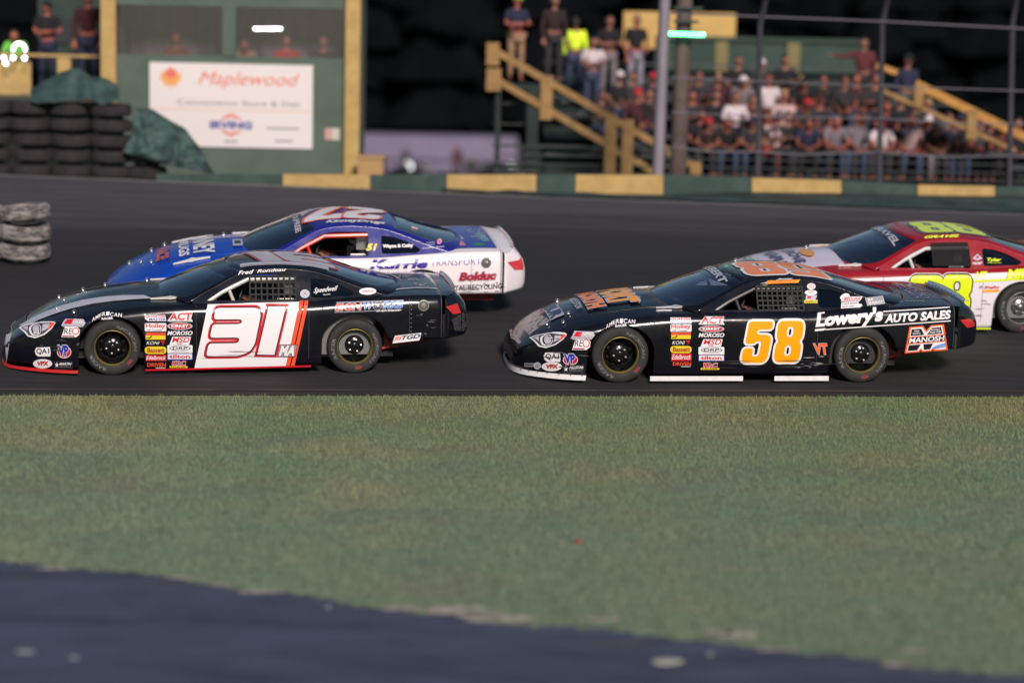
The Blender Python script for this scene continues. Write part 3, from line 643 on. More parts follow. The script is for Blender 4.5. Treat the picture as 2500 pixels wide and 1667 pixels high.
def arch_text(c, pts, sub):
    """AMERICAN RACER lettering that follows the wheel arch: letters placed one by one along px points"""
    t = 'AMERICAN'; s0 = None; n = len(t)
    f = lambda q, a: pts[0][a]+(pts[1][a]-pts[0][a])*q if q < .5*0 else None
    px = pchip([(0, pts[0][0]), (.5, pts[1][0]), (1, pts[2][0])]); py = pchip([(0, pts[0][1]), (.5, pts[1][1]), (1, pts[2][1])])
    mb = None
    for k, ch in enumerate(t):
        q0, q1 = k/n+.006, (k+1)/n-.012
        x0, y0, x1, y1 = px(q0), py(q0), px(q1), py(q1); h = pts[3]
        s = Sticker(c, 'tyre_brand_lettering', 'side', (x0, y0), (x1, y1), (x0+1, y0-h), guess=(0, .6)); s.text(WH, ch, 0, 0, 1, 1, .02)
        if mb is None: mb = s
        else: mb.mb.add(s.mb.v, s.mb.f, 0)
    s = Sticker(c, 'tyre_brand_lettering', 'side', sub[0], sub[1], sub[2], guess=(0, .6)); s.text(WH, 'RACER', 0, 0, 1, 1, .04); mb.mb.add(s.mb.v, s.mb.f, 0)
    mb.done()
def tail_light(c, pts, off=.006):
    s = Sticker(c, 'tail_light', 'side', surf=((3.3, .3), (3.74, .3), (3.3, .9)), bl=0, br=0, tl=0, off=off)
    return s
def light_poly(c, name, px, m, inner=None):
    """lamp cover drawn by its outline; wraps from the side onto the rear fascia"""
    mb = MB(); uv = [c.find('side', x, y, (3.6, .6)) for x, y in px]
    P = []
    for u, z in uv:
        if u <= 3.68: P.append(c.sf.pt('side', u, z, .007))
        else:
            a, b = c.find('tail', *proj(c.M @ c.sf.pt('side', u, z)), (-.85, .62)); P.append(c.sf.pt('tail', a, b, .008)+Vector((0, -.006, 0)))
    cen = sum(P, Vector())/len(P); n = len(P); mb.add(P+[cen+Vector((.004, -.014, 0))], [(i, (i+1) % n, n) for i in range(n)])
    o = mb.build(name, m, c.root, smooth=30); return o
lens_red = mat('lamp_lens_red', srgb(205, 50, 55), .18, coat=.6)

# ================================================================== car 31: black with silver stripes
blackpaint = paint('black_paint', (.0045, .0045, .0085), rough=.14, dirt=.02)
gold = mat('rim_gold', (.42, .32, .08), .3, metal=.7); darkhub = mat('wheel_steel_black', (.02, .02, .022), .38)
c = c31 = Car('stock_car', 'black stock car number 31 with white and orange door panel, nearest at left', (275, 918), (866, 913), nf=1., tf=1., roll=3., zf=1.01)
c.shell(blackpaint, cage='cage_grey', interior='interior_grey')
c.splitter(mat('lip_red', srgb(190, 30, 30), .35), thick=.03); c.wheels(gold, mat('wheel_black', (.012, .012, .013), .2, metal=.3))
c.net(mat('net_grey', (.022, .022, .025), .85)); c.spoiler(glass('spoiler_clear', (.90, .86, .88), -.03, .2), mat('frame_grey', (.25, .2, .22), .4, metal=.4), h=.04)
c.cowl_vents(mat('vent_ivory', (.62, .60, .52), .35)); c.pins(SLV, [(-.62, -.42), (-.62, .3), (-.55, -.1), (-.35, .35), (-.1, .5), (-.42, -.72), (.38, .4)])
def P(x, y, sc, ox, oy): return (x/sc+ox, y/sc+oy)
q = lambda x, y: P(x, y, 5.6, 340, 720)
g = (1.3, .5)
s = Sticker(c, 'door_panel_graphic', 'side', q(750, 1015), q(2000, 980), q(935, 128), guess=g, off=.005)
s.poly(WH, [(0, 0), (1, 0), (1, 1), (0, 1)], layer=0); s.done()
for a, b in ((2055, 2105), (2120, 2170)):
    s = Sticker(c, 'door_stripe', 'side', q(a-50, 978), q(b-50, 976), q(a+140, 85), guess=g, off=.005); s.rect(OR2, layer=1); s.done()
s = Sticker(c, 'door_stripe', 'side', q(80, 1040), q(2350, 985), q(80, 1016), guess=g, off=.005); s.rect(RED, layer=2); s.done()
s = Sticker(c, 'door_number', 'side', q(912, 838), q(1545, 832), q(1045, 180), guess=g, off=.009)
s.digits('3', [(RED, .055), (BK, .022), (WH, 0)], r=.07); s.done()
s = Sticker(c, 'door_number', 'side', q(1612, 815), q(1845, 820), q(1765, 160), guess=g, off=.009)
s.digits('1', [(RED, .055), (BK, .022), (WH, 0)]); s.done()
s = Sticker(c, 'state_lettering', 'side', q(1893, 838), q(2120, 838), q(1925, 690), guess=g, off=.014)
s.rect(MAR, -.06, -.08, 1.06, 1.08); s.rect(GRY, -.02, -.02, 1.02, 1.02); s.text(WH, 'MA', .04, .0, .98, 1, .05, shear=.1, outline=BK, grow=.05); s.done()
contingency(c, (353.5, 406), (408.5, 470), [(769, 784), (789, 809), (812, 829), (832.5, 842), (846, 864), (866.5, 881), (886, 899.5)],
            [(763, 785.5), (787, 805.5), (807.5, 819), (822, 842), (842.5, 862), (863, 879), (881, 900.5)])
k = lambda x0, y0, x1, y1, S_=4.611: (x0/S_, y0/S_+600, x1/S_, y1/S_+600)
nose_stickers(c, dict(flag=k(690, 830, 965, 912), reo=k(690, 908, 900, 1028), qa1=k(392, 1140, 570, 1245), vp=k(642, 1120, 802, 1265), vpx=k(372, 1275, 588, 1378), star=k(612, 1300, 815, 1385), light=k(210, 885, 632, 1035)), star='MARTIN')
arch_text(c, [(224, 785), (258, 771), (298, 774), 9], ((248, 781), (276, 779), (248, 775.5)))
# side lettering at the rear
q2 = lambda x, y: P(x, y, 5.6, 740, 640)
s = Sticker(c, 'sponsor_lettering', 'side', q2(430, 690), q2(1350, 655), q2(455, 548), guess=(2.8, .7))
s.rect(SIL, 0, 0, 1, .05, layer=0); s.rect(SIL, 0, .93, 1, 1.0, layer=0)
s.text(OR2, 'SIGN', 0, .14, .38, .88, .025, outline=SIL, grow=.04, layer=1); s.text(LBL, 'W', .40, .2, .55, .92, .06, outline=SIL, grow=.04, layer=1); s.text(LBL, 'RKS', .71, .2, 1, .92, .05, outline=SIL, grow=.04, layer=1)
s.oval(GRY, .55, .1, .70, .98, layer=1); s.oval(BK, .56, .15, .69, .93, layer=2); s.oval(DGY, .59, .34, .66, .74, layer=3); s.oval(SIL, .61, .46, .64, .62, layer=4)
s.text(WH, 'OF NEW ENGLAND', .62, -.1, .98, .08, .04, layer=3); s.done()
s = Sticker(c, 'sponsor_sticker', 'side', q2(1220, 1110), q2(1595, 1068), q2(1240, 1008), guess=(3.3, .5))
s.poly(WH, [(0, 0), (.98, 0), (1, .4), (1, 1), (.04, 1)]); s.text(DGY, 'TGD', .3, .3, .98, .9, .04, shear=.2)
for i in range(3): s.poly(OR2, [(.05+.08*i, .3), (.1+.08*i, .3), (.14+.08*i, .86), (.09+.08*i, .86)], layer=1)
s.done()
c.fuel_cap(*q2(1645, 590), SLV, mat('cap_dark', (.12, .12, .12), .4))
s = Sticker(c, 'sponsor_sticker', 'gside', q2(765, 450), q2(1000, 445), q2(765, 355), guess=(2.9, .86)); s.oval(WH); s.text(RED, 'YAMAHA', .14, .38, .86, .62, .04); s.done()
s = Sticker(c, 'window_lettering', 'gside', q2(140, 445), q2(465, 410), q2(150, 355), guess=(2.4, .9), off=.006); s.text(WH, 'Speedwell', 0, 0, 1, 1, .01, shear=.35); s.text(WH, 'TRUCKS', .4, -.3, .72, -.12, .01); s.done()
q3 = lambda x, y: P(x, y, 5.6, 380, 600)
s = Sticker(c, 'round_badge', 'gside', q3(1975, 718), q3(2105, 716), q3(1975, 600), guess=(2.1, .85)); s.oval(SIL); s.text(GRY, 'A', .3, .3, .7, .75); s.done()
s = Sticker(c, 'driver_name', 'gside', q3(1125, 405), q3(1345, 385), q3(1120, 350), guess=(1.7, 1.1), off=.014); s.text(WH, 'Fred', 0, 0, 1, 1, .02, shear=.4); s.done()
s = Sticker(c, 'driver_name', 'gside', q3(1385, 375), q3(1785, 350), q3(1380, 332), guess=(1.8, 1.1), off=.014); s.text(WH, 'Rondeau', 0, 0, 1, 1, .02, shear=.4); s.done()
# roof number (read from the far side) and silver stripes
def stripe(c, kind, fn, u0, u1, m, w, name='body_stripe', n=26, off=.006, w2=None):
    mb = MB(); a = []
    for i in range(n+1):
        u = u0+(u1-u0)*i/n; y = fn(u); h = (w2(u) if w2 else w)/2
        a += [c.sf.pt(kind, u, y-h, off), c.sf.pt(kind, u, y, off), c.sf.pt(kind, u, y+h, off)]
    mb.add(a, [(3*i+k, 3*i+3+k, 3*i+4+k, 3*i+1+k) for i in range(n) for k in (0, 1)]); return mb.build(name, m, c.root)
sy = pchip([(-1.17, -.44), (-.9, -.44), (-.4, -.44), (.5, -.46)])
hs = [((46, 797), (60, 801)), ((78, 778), (93, 784)), ((108, 764), (126, 771)), ((150, 748), (172, 756)), ((200, 735), (225, 744)), ((250, 727), (278, 737)), ((300, 723), (328, 733)), ((352, 723), (372, 731))]
mb = MB(); a = []
for (x0, y0), (x1, y1) in hs:
    A_, B_ = c.find('top', x0, y0, (-.3, -.4)), c.find('top', x1, y1, (-.3, -.5)); a += [c.sf.pt('top', A_[0]+(B_[0]-A_[0])*f, A_[1]+(B_[1]-A_[1])*f, .013) for f in (0, .33, .66, 1)]
mb.add(a, [(4*i+k, 4*i+4+k, 4*i+5+k, 4*i+1+k) for i in range(7) for k in range(3)]); mb.build('hood_stripe', SIL, c.root)
s = Sticker(c, 'nose_stripe', 'side', (16, 886), (20, 886), (24, 815), guess=(-1.1, .25)); s.poly(SIL, [(-3, -.1), (0, 0), (1.2, 1), (-2.2, 1)]); s.done()
stripe(c, 'top', lambda u: -sy(u), -1.17, .45, SIL, .085, off=.012)
stripe(c, 'roof', lambda u: -.50, 1.42, 2.42, SIL, .10, off=.012); stripe(c, 'roof', lambda u: -.572, 1.42, 2.42, SIL, .018, off=.012); stripe(c, 'roof', lambda u: .50, 1.42, 2.42, SIL, .10, off=.012)
stripe(c, 'top', lambda u: -.60+.05*math.sin((u-3.2)*6), 3.12, 3.66, SIL, .055, off=.008, n=10)
roofnum = lambda c, txt, layers, u0, u1, y0, y1, widths=None, sh=0.: (lambda s: (s.digits(txt, layers, widths=widths), s.done()))(Sticker(c, 'roof_number', 'roof', None, None, None, surf=((u1, y1), (u0, y1), (u1+sh, y0)), off=.010))
roofnum(c, '31', [(MAR, .05), (SIL, 0)], 1.52, 2.36, -.42, .34, widths=[1, .42], sh=.16)
s = Sticker(c, 'deck_lettering', 'top', None, None, None, surf=((3.38, .10), (3.38, -.10), (3.50, .10)), off=.006); s.text(GRY, 'NE', 0, 0, 1, 1); s.done()
s = Sticker(c, 'deck_lettering', 'top', None, None, None, surf=((3.42, -.25), (3.42, -.46), (3.58, -.25)), off=.006); s.text(GRY, '24', 0, 0, 1, 1, .03, shear=.2); s.done()
light_poly(c, 'tail_light', [q2(1940, 608), q2(2100, 562), q2(2150, 690), q2(2040, 712)], lens_red)
s = Sticker(c, 'bumper_scuff', 'tail', None, None, None, surf=((-.86, .40), (-.55, .38), (-.88, .62)), off=.004); s.poly(mat('scuffed_plastic', (.05, .05, .052), .5, var=.6, scale=30), [(.1, .1), (.5, 0), (.9, .3), (.95, .8), (.5, 1), (.05, .7)]); s.done()
# front grille and nose stripe
def grille(c, m, u_=-1.13):
    mb = MB(); ys = [-.3+.6*k/10 for k in range(11)]
    a = [c.sf.pt('top', -1.16+.10*abs(y), y, .010) for y in ys]; b = [c.sf.pt('top', -.98+.06*abs(y), y*1.1, .010) for y in ys]
    mb.add(a+b, [(i, i+1, 12+i, 11+i) for i in range(10)]); return mb.build('grille', m, c.root)
grille(c, mat('grille_mesh', (.03, .035, .038), .35, bump=.6, bscale=180))
mb = MB(); mb.tube([c.sf.pt('top', -1.15+.10*abs(y), y, .014) for y in (-.32, -.2, -.1, 0, .1, .2, .32)], .006, 6); mb.build('grille_trim', SLV, c.root)

# ================================================================== car 58: black with orange numbers
c = c58 = Car('stock_car', 'black stock car number 58 with orange numbers and white side skirts, nearest at right', (1513, 937), (2102, 936), nf=.86, tf=1.08, roll=3., zf=.965)
c.shell(blackpaint, cage='cage_black', bumper=paint('black_paint', (0, 0, 0)))
white_plastic = mat('skirt_white', (.78, .76, .78), .4, var=.18, scale=14, vlo=.25, vhi=.5)
c.splitter(white_plastic, thick=.055, ticks=True); c.skirts(white_plastic, [(.33, 1.36), (1.71, 2.32)], (-.022, .034)); c.wheels(gold, mat('wheel_black', (.012, .012, .013), .2, metal=.3))
c.net(mat('net_black', (.022, .022, .024), .8), .055); c.spoiler(glass('spoiler_smoke', (.86, .84, .86), -.03, .2), mat('frame_dark', (.12, .10, .11), .4, metal=.4), h=.04)
c.cowl_vents(mat('vent_silver', (.62, .62, .64), .3, metal=.3)); c.pins(SLV, [(-.52, -.42), (-.52, .42), (-.62, -.62), (.30, -.32), (.30, .22), (-.8, -.46)])
q = lambda x, y: P(x, y, 5.6, 1600, 740); g = (1.5, .45)
s = Sticker(c, 'door_number', 'side', (1807, 886), (1870, 886), (1828, 784), guess=g); s.digits('5', [(WH, .045), (AMB, 0)], r=.08); s.done()
s = Sticker(c, 'door_number', 'side', (1887, 885), (1950, 885), (1900, 782), guess=g); s.digits('8', [(WH, .045), (AMB, 0)], r=.09); s.done()
contingency(c, (1636.5, 1688), (1705, 1768), [(775, 789), (791, 810), (811.5, 827.5), (831, 842), (844.5, 862), (863, 881), (884, 896)],
            [(772.5, 793), (794.5, 811.5), (812.5, 824), (828, 846.5), (847, 866), (867, 882), (885.5, 905)])
k = lambda x0, y0, x1, y1, S_=6.815: (x0/S_+1250, y0/S_+690, x1/S_+1250, y1/S_+690)
nose_stickers(c, dict(flag=k(975, 795, 1370, 945), reo=k(1000, 920, 1305, 1118), qa1=k(525, 1155, 805, 1318), vp=k(845, 1185, 1095, 1375), vpx=k(490, 1320, 830, 1470), star=k(845, 1360, 1200, 1505), light=k(285, 865, 890, 1082)))
s = Sticker(c, 'sponsor_sticker', 'side', *box_px(*k(205, 1320, 480, 1440)), guess=(-.9, .2)); s.rect(GRY, 0, .35, .62, .85); s.oval(SIL, .56, 0, 1, .95, layer=1); s.oval(GRY, .64, .15, .92, .8, layer=2); s.text(BK, 'PENSKE', .04, .5, .55, .72, layer=1); s.done()
arch_text(c, [(1478, 803), (1512, 789), (1551, 790), 10], ((1502, 799), (1530, 796), (1502, 793)))
q4 = lambda x, y: P(x, y, 3.136, 1700, 620)
s = Sticker(c, 'sponsor_lettering', 'side', q4(905, 592), q4(1415, 545), q4(920, 450), guess=(2.5, .7)); s.text(WH, "Lowery's", 0, .02, 1, 1, .05, shear=.05, outline=BK, grow=.03)
s.poly(WH, [(.0, .0), (.14, .0), (.16, .12), (.0, .12)], layer=1); s.poly(WH, [(.02, .93), (.12, .93), (.12, 1.0), (.02, 1.0)], layer=1); s.done()
s = Sticker(c, 'sponsor_lettering', 'side', q4(1440, 530), q4(1940, 497), q4(1450, 462), guess=(3, .7)); s.text(WH, 'AUTO SALES', 0, 0, 1, 1, .04, shear=.03)
s.done()
for a, b in (((985, 583), (1946, 516)), ((1430, 445), (1938, 411))):
    s = Sticker(c, 'sponsor_underline', 'side', q4(a[0], a[1]), q4(*b), q4(a[0], a[1]-8), guess=(3, .7)); s.rect(WH); s.done()
q5 = lambda x, y: P(x, y, 7.128, 2100, 660)
s = Sticker(c, 'sponsor_logo', 'side', q5(770, 1445), q5(1520, 1385), q5(855, 985), guess=(3.3, .5)); T = lambda pts: [(x, y) for x, y in pts]
s.poly(ORG, [(0, 0), (.34, 0), (.37, .06), (.40, 0), (.60, 0), (.63, .06), (.66, 0), (1, 0), (.90, .5), (.76, 1), (.50, 1), (.38, .88), (.28, 1), (0, 1), (.0, .5)] if 0 else [(0, 0), (.34, 0), (.37, .08), (.40, 0), (.62, 0), (.65, .08), (.68, 0), (1.0, 0), (.90, .5), (.80, 1), (.50, 1), (.41, .82), (.32, 1), (.0, 1), (0, .5)])
s.poly(WH, [(.04, .05), (.31, .05), (.36, .16), (.41, .05), (.60, .05), (.65, .16), (.70, .05), (.95, .05), (.86, .5), (.76, .95), (.52, .95), (.41, .73), (.30, .95), (.04, .95), (.04, .5)])
s.poly(BK, [(.06, .65), (.06, .9), (.28, .9), (.38, .65)]); s.poly(BK, [(.44, .65), (.53, .9), (.74, .9), (.80, .65)], layer=2)
s.rect(ORG, .03, .33, .88, .62, layer=2); s.rect(BK, .03, .36, .88, .59, layer=3); s.text(WH, 'MANOSH', .05, .37, .86, .58, .03, layer=4)
s.poly(BK, [(.06, .08), (.28, .08), (.34, .3), (.06, .3)], layer=2); s.poly(BK, [(.43, .08), (.58, .08), (.62, .3), (.40, .3)], layer=2); s.poly(LBL, [(.66, .08), (.93, .12), (.92, .28), (.67, .2)], layer=2)
s.text(WH, 'by Gould', .69, .12, .91, .22, .0, layer=3); s.text(WH, 'Water', .12, .79, .25, .86, layer=3); s.text(WH, 'Systems', .1, .69, .28, .77, layer=3); s.text(WH, 'Excavation', .52, .79, .72, .86, layer=3); s.text(WH, 'Power Walls', .5, .69, .76, .77, layer=3); s.done()
s = Sticker(c, 'state_lettering', 'side', q4(905, 780), q4(985, 780), q4(893, 686), guess=(2.2, .4)); s.text(ORG, 'VT', 0, .1, 1.3, 1, .04, shear=-.05, outline=SIL, grow=.04); s.done()
q6 = lambda x, y: P(x, y, 6.533, 1820, 640)
s = Sticker(c, 'driver_name', 'gside', q6(315, 355), q6(820, 335), q6(345, 303), guess=(1.7, 1.1), off=.014); s.rect(AMB, 0, 0, 1.03, 1, layer=0); s.text(ORG, 'HEBERT', .03, .1, .99, .92, .03, shear=.2, layer=1); s.text(WH, 'Jimmy', .27, 1.02, .78, 1.6, .02, shear=.3, layer=1); s.poly(SIL, [(-.2, .2), (-.05, .5), (.05, .95), (0, .2)], layer=0); s.done()
for (x0, y0, x1, y1, kk) in ((980, 338, 1115, 438, 0), (942, 445, 1140, 530, 1), (955, 528, 1140, 605, 2), (935, 605, 1145, 672, 3)):
    s = Sticker(c, 'pillar_sticker', 'gside', q6(x0, y1), q6(x1, y1), q6(x0, y0), guess=(2.1, .95))
    if kk == 0: s.oval(WH); s.oval(ink('pink', (225, 185, 190)), .12, .12, .88, .88)
    if kk == 1: s.oval(WH); s.text(RED, 'OH', .3, .4, .7, .85)
    if kk == 2: s.poly(SIL, [(0, 0), (.85, 0), (1, 1), (.05, 1)]); s.poly(RED, [(.15, .3), (.45, .3), (.5, .8), (.2, .8)])
    if kk == 3: s.rect(YEL, 0, .25, 1, 1); s.text(BK, 'SUPPLY', .08, .4, .92, .8)
    s.done()
s = Sticker(c, 'sponsor_sticker', 'gside', q6(1520, 628), q6(1845, 622), q6(1545, 555), guess=(2.6, .9)); s.poly(WH, [(0, 0), (.92, 0), (1, 1), (.02, 1)]); s.oval(WH, -.1, .2, .35, 1.75, layer=0); s.text(RED, 'REDLINE', .12, .2, .93, .85, .02, shear=.2, layer=2); s.rect(MAR, .02, -.05, .85, .05, layer=2); s.done()
s = Sticker(c, 'sponsor_sticker', 'gside', q6(1520, 740), q6(1860, 722), q6(1530, 640), guess=(2.6, .85)); s.poly(WH, [(0, 0), (.9, .0), (1, .3), (.95, .55), (.8, .6), (.8, 1), (0, 1)]); s.text(BK, 'DALE SHAW', .06, .56, .76, .88); s.text(BK, 'RACE CARS', .06, .12, .6, .42, layer=1); s.done()
s = Sticker(c, 'sponsor_sticker', 'gside', q6(1942, 698), q6(2225, 665), q6(1905, 572), guess=(2.9, .87)); s.rect(SIL, r=.08); s.rect(GRY, .04, .06, .96, .94, r=.06); s.text(WH, 'MVP', .1, .55, .4, .85); s.text(WH, 'ENERGY', .1, .12, .92, .45, layer=2); s.done()
roofnum(c, '58', [(WH, .045), (ink('roof_orange', (250, 132, 48)), 0)], 1.48, 2.40, -.55, .28)
s = Sticker(c, 'state_lettering', 'roof', None, None, None, surf=((2.52, .42), (2.40, .42), (2.56, .25)), off=.01); s.text(ORG, 'VT', 0, 0, 1, 1, .03); s.done()
# hood prints, read from the front
def hoodtext(c, txt, u0, u1, y0, y1, fill, outline=None, bold=.05, name='hood_lettering', grow=.05, bgm=None, kind='top', off=.034):
    s = Sticker(c, name, kind, None, None, None, surf=((u0, y1), (u0, y0), (u1, y1)), off=off)
    if bgm: s.rect(bgm, -.03, -.05, 1.03, 1.05)
    s.text(fill, txt, 0, 0, 1, 1, bold, outline=outline, grow=grow); return s.done()
hoodtext(c, 'NORTH', -.30, -.10, -.50, .42, ink('roof_orange', (0, 0, 0)), SIL, .06); hoodtext(c, 'FORT', -.06, .28, -.48, .40, AMB, SIL, .06); hoodtext(c, 'NOLLISTON', -.42, -.34, -.40, .15, SIL, None, .02)
hoodtext(c, 'BUR', -.74, -.58, -.40, .2, ink('navy', (30, 30, 80)), None, .06, bgm=SIL, off=.02)
mb = MB(); ys = [-.42+.84*k/10 for k in range(11)]
a = [c.sf.pt('top', -1.19+.10*abs(y), y, .008) for y in ys]; b = [c.sf.pt('top', -1.0+.08*abs(y), y, .008) for y in ys]; d = [c.sf.pt('top', -.80+.12*abs(y), y*.9, .008) for y in ys]
mb.add(a+b+d, [(i+k*11, i+1+k*11, 12+i+k*11, 11+i+k*11) for i in range(10) for k in (0, 1)]); mb.build('grille', mat('grille_print', srgb(188, 172, 168), .3, metal=.2, col2=srgb(60, 50, 60), scale=9, vlo=.38, vhi=.5, stretch=(1.5, 1, 1)), c.root)
light_poly(c, 'tail_light', [q5(1725, 862), q5(1905, 838), q5(1975, 905), q5(1975, 970), q5(1845, 1000)], lens_red)
for i, (t, a, b) in enumerate((('HOMES', 3.36, 3.43), ('2000', 3.44, 3.53), ('REAL ESTATE', 3.54, 3.60), ('MORRISVILLE', 3.61, 3.66))):
    hoodtext(c, t, a, b, -.55, .35, ink('faded_grey', (108, 108, 145)), None, .02, name='deck_lettering', off=.006)
s = Sticker(c, 'deck_lettering', 'top', None, None, None, surf=((3.12, -.72), (3.42, -.72), (3.12, -.62)), off=.006); s.text(GRY, 'CJ Racing', 0, 0, 1, 1, 0, shear=.3); s.done()
hoodtext(c, 'HEBERT', 1.15, 1.24, -.55, .55, SIL, None, .04, kind='roof', off=.006, name='windshield_lettering')

# ================================================================== car 27: blue over white, second lane
fr31 = (c31.o+c31.y*2.62+c31.x*1.05, c31.x)
bluep = paint('blue_paint', srgb(30, 34, 128), rough=.15, dirt=.05); whitep = paint('white_paint', srgb(8, 62, 168), srgb(236, 228, 232), z0=5.0, slope=10, rough=.3, dirt=.03)
bright = paint('hood_blue_paint', srgb(8, 62, 168), rough=.22, dirt=.04)
c = c27 = Car('stock_car', 'blue and white stock car number 27 in the second lane, behind car 31', frame=fr31, s=1.0, nf=.98, tf=1.04, zf=1.05)
c.shell(whitep, hoodm=bright, roofm=bluep, cage='cage_red', bumper=whitep)
c.splitter(mat('lip_blue', srgb(10, 50, 160), .35), .03); c.wheels(gold, mat('wheel_black', (.012, .012, .013), .2, metal=.3)); c.spoiler(glass('spoiler_clear', (1, 1, 1)), mat('frame_grey', (1, 1, 1)), h=.04)
c.cowl_vents(mat('vent_white', (.72, .70, .66), .35)); c.cowl_vents(mat('vent_white', (1, 1, 1)), us=(-.35, .1)); c.pins(SLV, [(-.9, .1), (-.62, -.4), (-.62, .3), (-.45, .52), (-.75, -.2), (.3, .45)])
deck = Sticker(c, 'deck_panel', 'top', None, None, None, surf=((3.06, -.72), (3.64, -.72), (3.06, .78)), off=.005); deck.rect(ink('deck_blue', (44, 52, 150))); deck.done()
hoodtext(c, 'KINNEY', -.10, .16, -.60, .42, WH, None, .03); hoodtext(c, 'DRUGS', -.28, -.15, -.56, .30, WH, None, .03); hoodtext(c, 'RACE', -.56, -.40, -.50, .05, ink('rust', (190, 80, 70)), None, .05)
s = Sticker(c, 'hood_scoop_tag', 'top', None, None, None, surf=((.40, -.16), (.40, -.36), (.50, -.16)), off=.03); s.rect(SIL, -.3, -.1, 1.3, 1.1); s.rect(BK, .1, .1, .9, .9); s.done()
hoodtext(c, 'O.J. DUPREE', 1.13, 1.22, -.6, .5, SIL, None, .04, kind='roof', off=.006, name='windshield_lettering')
q = lambda x, y: P(x, y, 5.88, 700, 480)
roofnum(c, '27', [(ORG, .04), (WH, 0)], 1.42, 2.36, -.38, .42, sh=-.16)
s = Sticker(c, 'sponsor_lettering', 'roof', None, None, None, surf=((1.52, -.60), (2.26, -.60), (1.54, -.47)), off=.014); s.text(WH, 'KinneyDrugs', 0, 0, 1, 1, .03, shear=.3); s.done()
s = Sticker(c, 'pillar_number', 'gside', q(1135, 782), q(1285, 778), q(1150, 680), guess=(2.1, .9)); s.text(YEL, '51', 0, 0, 1, 1, .06, shear=.15); s.done()
s = Sticker(c, 'window_lettering', 'gside', q(1378, 752), q(1815, 738), q(1378, 690), guess=(2.4, .9), off=.006); s.text(WH, 'Wayne & Cathy', 0, 0, 1, 1, .05); s.done()
s = Sticker(c, 'memorial_lettering', 'gside', q(1945, 765), q(2270, 730), q(1960, 650), guess=(2.8, .87)); s.text(SIL, 'In Loving', .15, .7, .5, .9); s.text(SIL, 'Memory of', .15, .42, .52, .62, layer=0); s.text(SIL, 'Cathy Ann', 0, .0, .95, .26, layer=0)
s.oval(ink('ribbon_pink', (240, 120, 180)), .62, .5, .82, 1.15, layer=1); s.oval(bluep, .67, .62, .77, 1.0, layer=2); s.done()
q7 = lambda x, y: P(x, y, 3.51, 650, 470)
s = Sticker(c, 'sponsor_lettering', 'side', q7(885, 660), q7(1380, 650), q7(890, 575), guess=(2.4, .65)); s.text(PUR, 'Kurrle', 0, 0, 1, 1, .05, shear=.2); s.done()
s = Sticker(c, 'sponsor_lettering', 'side', q7(1410, 632), q7(1838, 618), q7(1412, 575), guess=(2.9, .65)); s.text(PUR, 'TRANSPORT', 0, 0, 1, 1, -.01, space=1.1); s.done()
q8 = lambda x, y: P(x, y, 6.818, 1100, 530)
s = Sticker(c, 'sponsor_lettering', 'side', q8(135, 1072), q8(750, 1045), q8(150, 925), guess=(3.1, .5)); s.text(DGY, 'Bolduc', .015, -.05, 1.015, .95, .06, shear=.15); s.text(MAR, 'Bolduc', 0, 0, 1, 1, .06, shear=.15, outline=SIL, grow=.04); s.done()
s = Sticker(c, 'sponsor_lettering', 'side', q8(-60, 1232), q8(860, 1188), q8(-60, 1148), guess=(3.1, .4)); s.text(BK, 'METAL RECYCLING', 0, 0, 1, 1, .02); s.done()
c.fuel_cap(*q8(590, 755), SLV, mat('cap_dark', (1, 1, 1)))
light_poly(c, 'tail_light', [q8(940, 748), q8(1130, 712), q8(1160, 660), q8(1205, 790), q8(1200, 875), q8(1060, 880)], mat('lamp_lens_bright', srgb(215, 40, 50), .15, coat=.8))
for i, (t, a, b, m) in enumerate((('SPONSOR', 3.18, 3.28, ink('pink', (0, 0, 0))), ('VT', 3.40, 3.48, GRY), ('NY', 3.52, 3.60, GRY))):
    if i: hoodtext(c, t, a, b, -.3, .5, m, None, .0, name='deck_lettering', off=.008)
s = Sticker(c, 'deck_sticker', 'top', None, None, None, surf=((3.20, -.6), (3.30, -.6), (3.12, .4)), off=.008); s.rect(SIL, -.2, .35, 1.3, 1.0); s.rect(MAR, .1, .5, .8, .95); s.rect(ink('salmon', (205, 130, 140)), .1, 0, .8, .5, layer=1); s.done()
s = Sticker(c, 'deck_sticker', 'top', None, None, None, surf=((3.36, -.62), (3.52, -.62), (3.36, -.5)), off=.008); s.oval(GRN); s.done()
s = Sticker(c, 'deck_sticker', 'top', None, None, None, surf=((3.50, -.4), (3.60, -.4), (3.48, .1)), off=.008); s.rect(ink('teal_grey', (90, 135, 150))); s.done()
mb = MB(); x = c.sf.U(2.0); mb.tube([(c.sf.U(2.62), -.35, roof_z(2.62, -.35)+.01), (c.sf.U(2.70), -.35, roof_z(2.70, -.35)+.012)], .008, 6); mb.build('rear_window_clip', mat('clip_copper', (.8, .5, .35), .3, metal=.5), c.root)
mb = MB(); mb.box((c.sf.U(3.25), -.72, .27), (.75, .03, .10)); mb.build('frame_rail', mat('rail_red', (.22, .01, .012), .4), c.root)
for cc in (c31, c58):
    mb = MB(); mb.box((cc.sf.U(3.12), -.70, .34), (.16, .03, .26)); mb.tube([(cc.sf.U(3.0), -.72, .2), (cc.sf.U(3.6), -.6, .3)], .02); mb.build('frame_rail', mat('rail_red', (.22, .01, .012), .4), cc.root)

